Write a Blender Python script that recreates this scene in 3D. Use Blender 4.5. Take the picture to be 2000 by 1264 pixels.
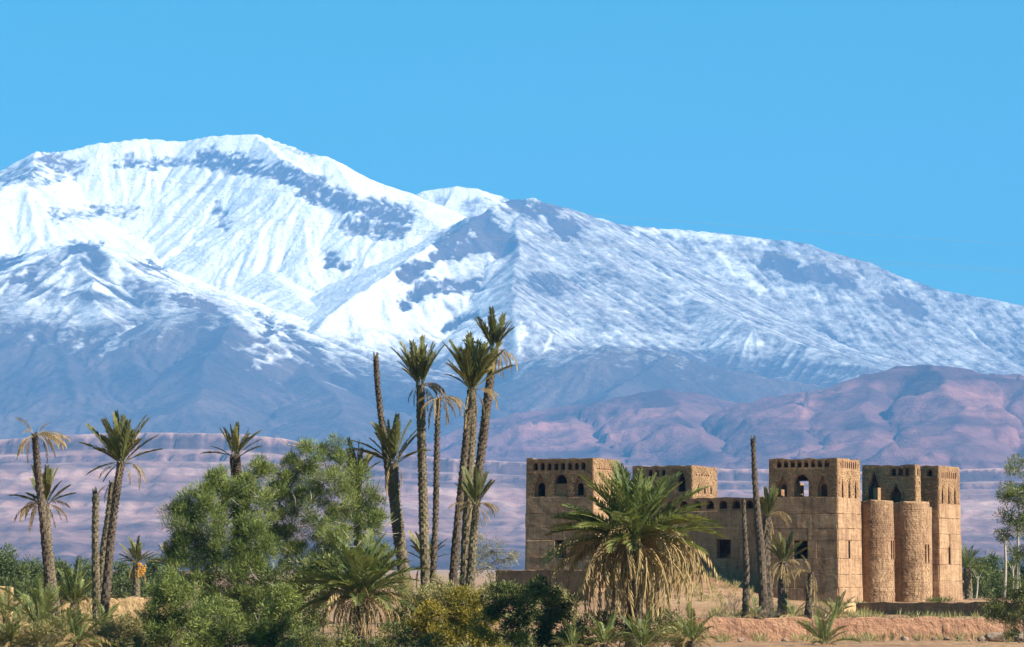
import bpy, math, random
import numpy as np
from mathutils import Vector, Matrix
from mathutils.geometry import tessellate_polygon

for o in list(bpy.data.objects):
    bpy.data.objects.remove(o, do_unlink=True)
scene = bpy.context.scene
COL = scene.collection
rnd = random.Random(7)
R = math.radians

# ------------------------------------------------------------------ camera
FPX, CX, CY, HZ = 7500.0, 1000.0, 632.0, 1140.0      # focal length and horizon in photo pixels
CZ = 6.0
PITCH = math.atan((HZ - CY) / FPX)
cam_d = bpy.data.cameras.new('camera')
cam = bpy.data.objects.new('camera', cam_d); COL.objects.link(cam)
cam_d.sensor_width = 36.0
cam_d.lens = 36.0 * FPX / 2000.0
cam_d.clip_start = 1.0
cam_d.clip_end = 90000.0
cam.location = (0, 0, CZ)
cam.rotation_euler = (R(90) + PITCH, 0, 0)
scene.camera = cam

# ------------------------------------------------------------------ sky, sun, exposure
SUN_EL = R(36.0)
SUN_AZ = R(114.8)                                     # clockwise from +Y (view direction)
world = bpy.data.worlds.new('World'); scene.world = world
world.use_nodes = True
wn = world.node_tree.nodes; wl = world.node_tree.links
for n in list(wn): wn.remove(n)
sky = wn.new('ShaderNodeTexSky'); sky.sky_type = 'NISHITA'
sky.sun_disc = False
sky.sun_elevation = SUN_EL
sky.sun_rotation = SUN_AZ
sky.altitude = 2200.0
sky.air_density = 1.0
sky.dust_density = 0.45
sky.ozone_density = 4.0
hsv = wn.new('ShaderNodeHueSaturation')
hsv.inputs['Hue'].default_value = 0.45
hsv.inputs['Saturation'].default_value = 1.8
hsv.inputs['Value'].default_value = 0.88
bg = wn.new('ShaderNodeBackground'); bg.inputs['Strength'].default_value = 0.05
wo = wn.new('ShaderNodeOutputWorld')
wl.new(sky.outputs[0], hsv.inputs['Color']); wl.new(hsv.outputs[0], bg.inputs['Color']); wl.new(bg.outputs[0], wo.inputs['Surface'])

sun_d = bpy.data.lights.new('sun', 'SUN')
sun_d.energy = 5.0; sun_d.angle = R(0.53); sun_d.color = (1.0, 0.93, 0.82)
sun = bpy.data.objects.new('sun', sun_d); COL.objects.link(sun)
to_sun = Vector((math.sin(SUN_AZ) * math.cos(SUN_EL), math.cos(SUN_AZ) * math.cos(SUN_EL), math.sin(SUN_EL)))
sun.rotation_euler = to_sun.to_track_quat('Z', 'Y').to_euler()
sun.location = (60, -60, 80)
vs = scene.view_settings
vs.view_transform = 'Standard'; vs.look = 'None'; vs.gamma = 1.0; vs.use_curve_mapping = False
vs.exposure = 1.45
scene.render.resolution_x = 1024; scene.render.resolution_y = 647

HAZE_DENSITY = 4.7e-5

# ------------------------------------------------------------------ photo pixel + distance -> world point
_F = Vector((0, math.cos(PITCH), math.sin(PITCH))); _U = Vector((0, -math.sin(PITCH), math.cos(PITCH)))
def P(px, py, Y):
    d = _F + Vector((1, 0, 0)) * ((px - CX) / FPX) + _U * ((CY - py) / FPX)
    return Vector((0, 0, CZ)) + d * (Y / d.y)
def PX(x, y, z):                                      # numpy: world -> photo pixel
    dz = z - CZ
    cz = y * math.cos(PITCH) + dz * math.sin(PITCH)
    cy = -y * math.sin(PITCH) + dz * math.cos(PITCH)
    return CX + FPX * x / cz, CY - FPX * cy / cz

# ------------------------------------------------------------------ numpy noise
_rs = np.random.RandomState(11)
_perm = _rs.permutation(1024)
_perm = np.concatenate([_perm, _perm, _perm])
_gr = np.stack([np.cos(np.linspace(0, 2 * np.pi, 64, endpoint=False)), np.sin(np.linspace(0, 2 * np.pi, 64, endpoint=False))], 1)
def perlin(x, y):
    xi = np.floor(x).astype(np.int64); yi = np.floor(y).astype(np.int64)
    xf = x - xi; yf = y - yi
    xi &= 1023; yi &= 1023
    def g(ix, iy, fx, fy):
        h = _perm[_perm[ix & 1023] + (iy & 1023)] & 63
        v = _gr[h]
        return v[..., 0] * fx + v[..., 1] * fy
    u = xf * xf * xf * (xf * (xf * 6 - 15) + 10); v = yf * yf * yf * (yf * (yf * 6 - 15) + 10)
    a = g(xi, yi, xf, yf); b = g(xi + 1, yi, xf - 1, yf)
    c = g(xi, yi + 1, xf, yf - 1); d = g(xi + 1, yi + 1, xf - 1, yf - 1)
    return ((a * (1 - u) + b * u) * (1 - v) + (c * (1 - u) + d * u) * v) * 1.5
def fbm(x, y, octv=4, gain=0.5, ridged=False):
    s = np.zeros_like(x, dtype=float); a = 1.0; f = 1.0; t = 0
    for i in range(octv):
        n = perlin(x * f + 17.3 * i, y * f + 9.1 * i)
        if ridged: n = 1 - 2 * np.abs(n)
        s += a * n; t += a; a *= gain; f *= 2.03
    return s / t
def sst(a, b, x):
    t = np.clip((x - a) / (b - a), 0, 1); return t * t * (3 - 2 * t)

# ------------------------------------------------------------------ mesh + object helpers
def make_mesh(name, verts, faces, mat=None, smooth=False):
    me = bpy.data.meshes.new(name)
    if isinstance(verts, np.ndarray) and isinstance(faces, np.ndarray):
        nv, (nf, k) = len(verts), faces.shape
        me.vertices.add(nv); me.vertices.foreach_set('co', np.ascontiguousarray(verts, dtype=np.float32).ravel())
        me.loops.add(nf * k); me.loops.foreach_set('vertex_index', np.ascontiguousarray(faces, dtype=np.int32).ravel())
        me.polygons.add(nf)
        me.polygons.foreach_set('loop_start', np.arange(0, nf * k, k, dtype=np.int32))
        me.polygons.foreach_set('loop_total', np.full(nf, k, dtype=np.int32))
        me.update(calc_edges=True)
    else:
        me.from_pydata([tuple(v) for v in verts], [], [tuple(f) for f in faces]); me.update()
    if mat: me.materials.append(mat)
    if smooth: me.polygons.foreach_set('use_smooth', np.ones(len(me.polygons), dtype=bool))
    return me
def attr(me, name, arr, domain='POINT'):
    a = me.attributes.new(name, 'FLOAT', domain); a.data.foreach_set('value', np.ascontiguousarray(arr, dtype=np.float32).ravel())
def obj(name, me, parent=None, loc=(0, 0, 0), rot=(0, 0, 0), scale=(1, 1, 1), kind=None):
    o = bpy.data.objects.new(name, me); COL.objects.link(o)
    if parent: o.parent = parent
    o.location = loc; o.rotation_euler = rot; o.scale = scale
    if kind: o['kind'] = kind
    return o
def tag(o, label=None, cat=None, group=None, kind=None):
    if label: o['label'] = label
    if cat: o['category'] = cat
    if group: o['group'] = group
    if kind: o['kind'] = kind
    return o
def thing(name, label, cat, loc, group=None, rotz=0.0):
    return tag(obj(name, None, None, loc, (0, 0, rotz)), label, cat, group)

class MB:                                             # collects faces for ONE mesh
    def __init__(s): s.v = []; s.f = []
    def add(s, vs, fs):
        n = len(s.v); s.v += [Vector(v) for v in vs]; s.f += [tuple(i + n for i in f) for f in fs]
    def box(s, a, b, jit=0.0):
        x0, y0, z0 = a; x1, y1, z1 = b
        vs = [(x0, y0, z0), (x1, y0, z0), (x1, y1, z0), (x0, y1, z0), (x0, y0, z1), (x1, y0, z1), (x1, y1, z1), (x0, y1, z1)]
        vs = [Vector(v) + Vector((rnd.uniform(-jit, jit), rnd.uniform(-jit, jit), rnd.uniform(-jit, jit))) for v in vs]
        s.add(vs, [(0, 3, 2, 1), (4, 5, 6, 7), (0, 1, 5, 4), (1, 2, 6, 5), (2, 3, 7, 6), (3, 0, 4, 7)])
    def tube(s, pts, rads, seg=5, cap=True):
        pts = [Vector(p) for p in pts]; n = len(pts); base = len(s.v); up = Vector((0.13, 0.21, 0.97))
        for i, p in enumerate(pts):
            t = (pts[min(i + 1, n - 1)] - pts[max(i - 1, 0)])
            if t.length < 1e-9: t = Vector((0, 0, 1))
            t.normalize(); a = t.cross(up)
            if a.length < 1e-3: a = t.cross(Vector((1, 0, 0)))
            a.normalize(); b = t.cross(a)
            for k in range(seg):
                w = 2 * math.pi * k / seg
                s.v.append(p + (a * math.cos(w) + b * math.sin(w)) * rads[i])
        for i in range(n - 1):
            for k in range(seg):
                k2 = (k + 1) % seg
                s.f.append((base + i * seg + k, base + i * seg + k2, base + (i + 1) * seg + k2, base + (i + 1) * seg + k))
        if cap:
            s.f.append(tuple(base + (n - 1) * seg + k for k in range(seg)))
            s.f.append(tuple(base + seg - 1 - k for k in range(seg)))
    def xform(s, fn): s.v = [fn(v) for v in s.v]
    def mesh(s, name, mat, smooth=False): return make_mesh(name, s.v, s.f, mat, smooth)

# ------------------------------------------------------------------ materials
def new_mat(name):
    m = bpy.data.materials.new(name); m.use_nodes = True
    nt = m.node_tree
    for n in list(nt.nodes): nt.nodes.remove(n)
    out = nt.nodes.new('ShaderNodeOutputMaterial'); b = nt.nodes.new('ShaderNodeBsdfPrincipled')
    nt.links.new(b.outputs[0], out.inputs['Surface'])
    b.inputs['Roughness'].default_value = 0.9; b.inputs['Specular IOR Level'].default_value = 0.15
    return m, nt, b, out
def N(nt, t, **kw):
    n = nt.nodes.new(t)
    for k, v in kw.items(): setattr(n, k, v)
    return n
def noise(nt, scale, detail=4, rough=0.55, vec=None):
    n = N(nt, 'ShaderNodeTexNoise'); n.inputs['Scale'].default_value = scale; n.inputs['Detail'].default_value = detail
    n.inputs['Roughness'].default_value = rough
    if vec is not None: nt.links.new(vec, n.inputs['Vector'])
    return n
def ramp(nt, fac, stops, interp='LINEAR'):
    r = N(nt, 'ShaderNodeValToRGB'); r.color_ramp.interpolation = interp
    e = r.color_ramp.elements
    while len(e) < len(stops): e.new(0.5)
    for i, (p, c) in enumerate(stops):
        e[i].position = p; e[i].color = (*c, 1) if len(c) == 3 else c
    nt.links.new(fac, r.inputs[0]); return r
def mix(nt, fac, a, b, mode='MIX'):
    m = N(nt, 'ShaderNodeMix', data_type='RGBA', blend_type=mode)
    for sock, v in ((m.inputs[0], fac), (m.inputs[6], a), (m.inputs[7], b)):
        if isinstance(v, (int, float)): sock.default_value = v
        elif isinstance(v, tuple): sock.default_value = (*v, 1) if len(v) == 3 else v
        else: nt.links.new(v, sock)
    return m.outputs[2]
def bump(nt, b, h, strength, dist):
    n = N(nt, 'ShaderNodeBump'); n.inputs['Strength'].default_value = strength; n.inputs['Distance'].default_value = dist
    nt.links.new(h, n.inputs['Height']); nt.links.new(n.outputs[0], b.inputs['Normal']); return n
def math_(nt, op, a, b=0.0, c=None):
    m = N(nt, 'ShaderNodeMath', operation=op)
    for i, v in enumerate((a, b, c)):
        if v is None: continue
        if isinstance(v, (int, float)): m.inputs[i].default_value = v
        else: nt.links.new(v, m.inputs[i])
    return m.outputs[0]
def mapping(nt, src, scale):
    m = N(nt, 'ShaderNodeMapping'); m.inputs['Scale'].default_value = scale
    nt.links.new(src, m.inputs['Vector']); return m.outputs[0]

def earth_mat(name, c1, c2, c3, bscale=6.0, bdist=0.05, strata=True):
    m, nt, b, _ = new_mat(name)
    tc = N(nt, 'ShaderNodeTexCoord'); g = N(nt, 'ShaderNodeNewGeometry'); oi = N(nt, 'ShaderNodeObjectInfo')
    pos = g.outputs['Position']
    big = noise(nt, 0.6, 5, 0.6, pos); fine = noise(nt, bscale * .55, 6, 0.72, pos); lump = noise(nt, 1.9, 5, 0.6, pos)
    col = ramp(nt, big.outputs[0], [(0.3, c1), (0.52, c2), (0.72, c3)]).outputs[0]
    fr = ramp(nt, fine.outputs[0], [(0.3, (0.72, 0.70, 0.68)), (0.65, (1.12, 1.1, 1.06))]).outputs[0]
    col = mix(nt, 1.0, col, fr, 'MULTIPLY')
    if strata:
        st = noise(nt, 1.0, 3, 0.6, mapping(nt, pos, (0.5, 0.5, 9.0)))
        sr = ramp(nt, st.outputs[0], [(0.35, (0.84, 0.82, 0.8)), (0.6, (1.06, 1.05, 1.04))]).outputs[0]
        col = mix(nt, 0.8, col, sr, 'MULTIPLY')
        rn = noise(nt, 1.0, 4, 0.6, mapping(nt, pos, (4.0, 4.0, 0.35)))        # run-off streaks
        rr = ramp(nt, rn.outputs[0], [(0.36, (0.60, 0.56, 0.52)), (0.5, (1, 1, 1)), (0.7, (1.08, 1.07, 1.05))]).outputs[0]
        col = mix(nt, 0.75, col, rr, 'MULTIPLY')
    orr = ramp(nt, oi.outputs['Random'], [(0, (0.9, 0.89, 0.88)), (1, (1.08, 1.07, 1.05))]).outputs[0]
    col = mix(nt, 1.0, col, orr, 'MULTIPLY')
    nt.links.new(col, b.inputs['Base Color'])
    pit = N(nt, 'ShaderNodeTexVoronoi'); pit.inputs['Scale'].default_value = 3.2; nt.links.new(pos, pit.inputs['Vector'])
    pr = ramp(nt, pit.outputs['Distance'], [(0.0, (0, 0, 0)), (0.16, (1, 1, 1))]).outputs[0]
    hh = math_(nt, 'ADD', fine.outputs[0], math_(nt, 'MULTIPLY', pr, 0.5))
    hh = math_(nt, 'ADD', hh, math_(nt, 'MULTIPLY', lump.outputs[0], 3.0))
    bump(nt, b, hh, 0.9, bdist)
    return m

M = {}
M['adobe'] = earth_mat('rammed_earth', (0.23, 0.140, 0.088), (0.335, 0.216, 0.132), (0.41, 0.285, 0.18))
M['brick'] = earth_mat('mud_brick', (0.22, 0.135, 0.078), (0.31, 0.198, 0.110), (0.39, 0.262, 0.148), 9.0, 0.05, False)
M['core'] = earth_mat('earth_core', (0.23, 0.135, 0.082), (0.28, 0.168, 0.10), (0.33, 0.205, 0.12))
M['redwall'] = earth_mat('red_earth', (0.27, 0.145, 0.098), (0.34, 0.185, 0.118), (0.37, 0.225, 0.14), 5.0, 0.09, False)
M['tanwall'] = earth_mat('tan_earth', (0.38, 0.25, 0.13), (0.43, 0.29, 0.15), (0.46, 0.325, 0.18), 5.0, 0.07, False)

def ground_mat():
    m, nt, b, _ = new_mat('desert_ground')
    g = N(nt, 'ShaderNodeNewGeometry'); pos = g.outputs['Position']
    big = noise(nt, 0.12, 6, 0.6, pos); mid = noise(nt, 1.4, 6, 0.65, pos); fine = noise(nt, 9.0, 5, 0.7, pos)
    col = ramp(nt, big.outputs[0], [(0.3, (0.26, 0.145, 0.088)), (0.5, (0.34, 0.205, 0.120)), (0.7, (0.41, 0.28, 0.165))]).outputs[0]
    r2 = ramp(nt, mid.outputs[0], [(0.32, (0.68, 0.64, 0.6)), (0.6, (1.1, 1.08, 1.05))]).outputs[0]
    col = mix(nt, 1.0, col, r2, 'MULTIPLY')
    vo = N(nt, 'ShaderNodeTexVoronoi'); vo.inputs['Scale'].default_value = 2.2; nt.links.new(pos, vo.inputs['Vector'])
    vr = ramp(nt, vo.outputs['Distance'], [(0.05, (0.55, 0.5, 0.46)), (0.22, (1, 1, 1))]).outputs[0]
    col = mix(nt, 0.55, col, vr, 'MULTIPLY')
    nt.links.new(col, b.inputs['Base Color'])
    h = math_(nt, 'ADD', math_(nt, 'MULTIPLY', mid.outputs[0], 2.0), fine.outputs[0])
    bump(nt, b, h, 1.0, 0.12)
    return m
M['ground'] = ground_mat()

def mountain_mat(name, rock1, rock2, rock3, bscale, bdist, snow=False, strata=0.0):
    m, nt, b, _ = new_mat(name)
    g = N(nt, 'ShaderNodeNewGeometry'); pos = g.outputs['Position']
    at = N(nt, 'ShaderNodeAttribute', attribute_name='tint')
    n1 = noise(nt, 0.0022, 6, 0.62, pos); n2 = noise(nt, bscale, 7, 0.68, pos)
    f = math_(nt, 'ADD', math_(nt, 'MULTIPLY', n1.outputs[0], 0.5), math_(nt, 'MULTIPLY', at.outputs['Fac'], 0.5))
    col = ramp(nt, f, [(0.28, rock1), (0.5, rock2), (0.72, rock3)]).outputs[0]
    fr = ramp(nt, n2.outputs[0], [(0.3, (0.66, 0.66, 0.68)), (0.66, (1.15, 1.14, 1.12))]).outputs[0]
    col = mix(nt, 1.0, col, fr, 'MULTIPLY')
    if strata:
        w = noise(nt, 1.0, 4, 0.6, mapping(nt, pos, (0.0007, 0.0007, strata)))
        wr = ramp(nt, w.outputs[0], [(0.38, (0.42, 0.41, 0.45)), (0.48, (0.95, 0.93, 0.92)), (0.6, (1.25, 1.17, 1.12))]).outputs[0]
        col = mix(nt, 0.8, col, wr, 'MULTIPLY')
    if snow:
        sa = N(nt, 'ShaderNodeAttribute', attribute_name='snow')
        n3 = noise(nt, 0.012, 8, 0.72, pos)
        v = math_(nt, 'ADD', sa.outputs['Fac'], math_(nt, 'MULTIPLY', math_(nt, 'SUBTRACT', n3.outputs[0], 0.5), 1.15))
        sf = ramp(nt, v, [(0.22, (0, 0, 0)), (0.44, (0.33, 0.33, 0.33)), (0.76, (1, 1, 1))]).outputs[0]
        sc = N(nt, 'ShaderNodeSeparateColor'); nt.links.new(sf, sc.inputs[0])
        col = mix(nt, sc.outputs[0], col, (0.89, 0.885, 0.88))
    nt.links.new(col, b.inputs['Base Color'])
    bump(nt, b, n2.outputs[0], 1.0, bdist)
    return m
M['massif'] = mountain_mat('snowy_rock', (0.045, 0.034, 0.036), (0.080, 0.056, 0.052), (0.135, 0.090, 0.078), 0.011, 30.0, snow=True)
M['hill'] = mountain_mat('red_hill_rock', (0.085, 0.046, 0.05), (0.16, 0.078, 0.078), (0.30, 0.14, 0.125), 0.015, 18.0, strata=0.016)
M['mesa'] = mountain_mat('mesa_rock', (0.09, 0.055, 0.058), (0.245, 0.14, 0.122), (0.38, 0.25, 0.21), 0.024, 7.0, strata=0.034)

def leaf_mat(name, dark, mid, light, trans=0.3, attrname=None, rough=0.55):
    m, nt, b, out = new_mat(name)
    oi = N(nt, 'ShaderNodeObjectInfo'); g = N(nt, 'ShaderNodeNewGeometry')
    nz = noise(nt, 1.3, 3, 0.6, g.outputs['Position'])
    if attrname:
        at = N(nt, 'ShaderNodeAttribute', attribute_name=attrname)
        f = math_(nt, 'ADD', math_(nt, 'MULTIPLY', at.outputs['Fac'], 0.75), math_(nt, 'MULTIPLY', nz.outputs[0], 0.25))
    else:
        f = math_(nt, 'ADD', math_(nt, 'MULTIPLY', oi.outputs['Random'], 0.55), math_(nt, 'MULTIPLY', nz.outputs[0], 0.45))
    col = ramp(nt, f, [(0.12, dark), (0.5, mid), (0.9, light)]).outputs[0]
    nt.links.new(col, b.inputs['Base Color']); b.inputs['Roughness'].default_value = rough
    b.inputs['Specular IOR Level'].default_value = 0.25
    tr = N(nt, 'ShaderNodeBsdfTranslucent'); nt.links.new(mix(nt, 1.0, col, (1.0, 1.05, 0.6), 'MULTIPLY'), tr.inputs['Color'])
    ms = N(nt, 'ShaderNodeMixShader'); ms.inputs[0].default_value = trans
    nt.links.new(b.outputs[0], ms.inputs[1]); nt.links.new(tr.outputs[0], ms.inputs[2]); nt.links.new(ms.outputs[0], out.inputs['Surface'])
    return m
M['frond'] = leaf_mat('frond_green', (0.055, 0.080, 0.022), (0.155, 0.180, 0.055), (0.36, 0.34, 0.11), 0.22, 'tint')
M['frond_tall'] = leaf_mat('frond_olive', (0.055, 0.065, 0.020), (0.135, 0.135, 0.040), (0.31, 0.255, 0.085), 0.22, 'tint')
M['frond_dry'] = leaf_mat('frond_dry', (0.12, 0.075, 0.035), (0.30, 0.205, 0.09), (0.48, 0.36, 0.17), 0.15, 'tint', 0.7)
M['tamarisk'] = leaf_mat('tamarisk_leaf', (0.040, 0.058, 0.016), (0.125, 0.160, 0.036), (0.31, 0.33, 0.085), 0.18, 'tint')
M['olive'] = leaf_mat('dark_shrub_leaf', (0.030, 0.046, 0.014), (0.092, 0.112, 0.030), (0.24, 0.23, 0.06), 0.18, 'tint')
M['yellow'] = leaf_mat('yellow_shrub_leaf', (0.07, 0.075, 0.015), (0.21, 0.175, 0.022), (0.42, 0.29, 0.035), 0.3, 'tint')
M['straw'] = leaf_mat('straw_leaf', (0.085, 0.082, 0.028), (0.24, 0.21, 0.08), (0.46, 0.38, 0.17), 0.25, 'tint')
M['far_leaf'] = leaf_mat('far_tree_leaf', (0.050, 0.072, 0.026), (0.105, 0.135, 0.050), (0.19, 0.21, 0.075), 0.3, 'tint')

def bark_mat(name, c1, c2, c3, sc=5.0):
    m, nt, b, _ = new_mat(name)
    g = N(nt, 'ShaderNodeNewGeometry'); pos = g.outputs['Position']
    n1 = noise(nt, sc, 6, 0.7, pos); n2 = noise(nt, 0.5, 3, 0.5, pos)
    f = math_(nt, 'ADD', math_(nt, 'MULTIPLY', n1.outputs[0], 0.7), math_(nt, 'MULTIPLY', n2.outputs[0], 0.3))
    nt.links.new(ramp(nt, f, [(0.32, c1), (0.5, c2), (0.68, c3)]).outputs[0], b.inputs['Base Color'])
    bump(nt, b, n1.outputs[0], 0.8, 0.05); return m
M['palm_trunk'] = bark_mat('palm_trunk', (0.045, 0.036, 0.022), (0.12, 0.095, 0.058), (0.235, 0.19, 0.118), 7.0)
M['palm_trunk_dark'] = bark_mat('palm_trunk_dark', (0.038, 0.028, 0.020), (0.088, 0.065, 0.045), (0.17, 0.128, 0.088), 7.0)
M['bark'] = bark_mat('grey_bark', (0.05, 0.04, 0.03), (0.11, 0.09, 0.07), (0.2, 0.17, 0.13), 4.0)
M['pale_bark'] = bark_mat('pale_bark', (0.20, 0.17, 0.13), (0.31, 0.27, 0.21), (0.42, 0.37, 0.30), 4.0)
M['rock'] = earth_mat('stone', (0.15, 0.11, 0.08), (0.23, 0.17, 0.125), (0.31, 0.245, 0.19), 5.0, 0.05, False)
M['wire'] = bark_mat('cable_metal', (0.25, 0.26, 0.27), (0.32, 0.32, 0.33), (0.38, 0.38, 0.38), 3.0)
M['date'] = bark_mat('ripe_date', (0.45, 0.20, 0.03), (0.6, 0.3, 0.05), (0.7, 0.4, 0.08), 20.0)

# ------------------------------------------------------------------ ground
def ground_rel(x, y):
    x = np.asarray(x, dtype=float); y = np.asarray(y, dtype=float)
    left = np.interp(y, [-1000, 0, 40, 80, 120, 170, 210, 250, 300, 400, 600, 1500, 4000, 7000, 30000],
                     [-1.7, -1.7, -1.9, -2.7, -3.0, -3.1, -3.4, -3.7, -3.4, -2.4, -1.6, 0, 10, 25, 25])
    right = np.interp(y, [-1000, 0, 40, 80, 120, 170, 210, 250, 252, 254, 270, 286, 330, 600, 1500, 4000, 7000, 30000],
                      [-1.7, -1.7, -1.9, -2.7, -3.0, -3.1, -3.4, -3.75, -3.7, -2.5, -2.3, -1.5, -1.4, -1.3, 0, 10, 25, 25])
    t = sst(-7, -1, x); h = left * (1 - t) + right * t
    h = h + 2.45 * np.exp(-((x - 13) / 5.6) ** 2 - ((y - 299) / 13.0) ** 2)
    near = sst(20, 60, y) * (1 - sst(700, 2500, y))
    h = h + near * (0.18 * fbm(x * 0.13, y * 0.13, 3) + 0.12 * fbm(x * 0.6 + 5, y * 0.6, 3))
    return h
def gz(x, y): return float(ground_rel(np.array([x]), np.array([y]))[0]) + CZ

def grid_mesh(name, X, Y, Z, mat):
    ny, nx = X.shape
    V = np.stack([X.ravel(), Y.ravel(), Z.ravel()], 1)
    i = np.arange(ny * nx).reshape(ny, nx)
    F = np.stack([i[:-1, :-1].ravel(), i[:-1, 1:].ravel(), i[1:, 1:].ravel(), i[1:, :-1].ravel()], 1)
    return make_mesh(name, V, F, mat, True)
gx = np.concatenate([-np.geomspace(16000, 60, 28), np.linspace(-58, 58, 233), np.geomspace(60, 16000, 28)])
gy = np.concatenate([np.linspace(-900, 100, 24), np.linspace(104, 340, 260), np.geomspace(344, 29000, 60)])
GX, GY = np.meshgrid(gx, gy)
ground = obj('ground', grid_mesh('ground', GX, GY, ground_rel(GX, GY) + CZ, M['ground']))
tag(ground, 'sandy reddish desert ground under the palms and walls', 'ground', kind='structure')

# ------------------------------------------------------------------ mountains: height fields from ridge lines
def pts(lst): return np.array([tuple(P(px, py, d * 1000.0)) for px, py, d in lst])
def ridge_height(X, Y, ridges):
    best = np.full(X.shape, -1e9); dist = np.full(X.shape, 1e9)
    for lst, slope, k in ridges:
        p = pts(lst)
        for a, b in zip(p[:-1], p[1:]):
            dx, dy = b[0] - a[0], b[1] - a[1]; L2 = dx * dx + dy * dy
            t = np.clip(((X - a[0]) * dx + (Y - a[1]) * dy) / L2, 0, 1)
            d = np.hypot(X - a[0] - t * dx, Y - a[1] - t * dy)
            z = a[2] + t * (b[2] - a[2]) - (slope * d / (1 + d / k) if slope > .35 else slope * d + d * d / 2400.0)
            m = z > best
            best = np.where(m, z, best); dist = np.where(m, d, dist)
    return best, dist
def blur(a, n):
    for _ in range(n):
        a = (np.roll(a, 1, 0) + a * 2 + np.roll(a, -1, 0)) / 4; a = (np.roll(a, 1, 1) + a * 2 + np.roll(a, -1, 1)) / 4
    return a
def lic(field, H, dx, dy, steps, smooth=6):
    """smear a noise field along the fall line so it reads as gullies"""
    gyv, gxv = np.gradient(blur(H, smooth), dy, dx)
    gxv = gxv / dx; gyv = gyv / dy
    m = np.hypot(gxv, gyv) + 1e-12; vx = gxv / m; vy = gyv / m
    ny, nx = H.shape; acc = field.copy(); jj, ii = np.meshgrid(np.arange(nx, dtype=float), np.arange(ny, dtype=float))
    for sgn in (1, -1):
        x = jj.copy(); y = ii.copy()
        for _ in range(steps):
            ix = np.clip(np.rint(x), 0, nx - 1).astype(int); iy = np.clip(np.rint(y), 0, ny - 1).astype(int)
            x = np.clip(x + sgn * vx[iy, ix], 0, nx - 1); y = np.clip(y + sgn * vy[iy, ix], 0, ny - 1)
            acc += field[np.rint(y).astype(int), np.rint(x).astype(int)]
    acc /= (2 * steps + 1); return acc / (acc.std() + 1e-9)
def capsules(px, py, caps):
    s = np.zeros_like(px)
    for x0, y0, x1, y1, r, st in caps:
        dx, dy = x1 - x0, y1 - y0; t = np.clip(((px - x0) * dx + (py - y0) * dy) / (dx * dx + dy * dy + 1e-9), 0, 1)
        d = np.hypot(px - x0 - t * dx, py - y0 - t * dy)
        s = np.maximum(s, st * (1 - sst(r * 0.35, r * 1.25, d)))
    return s

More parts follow.
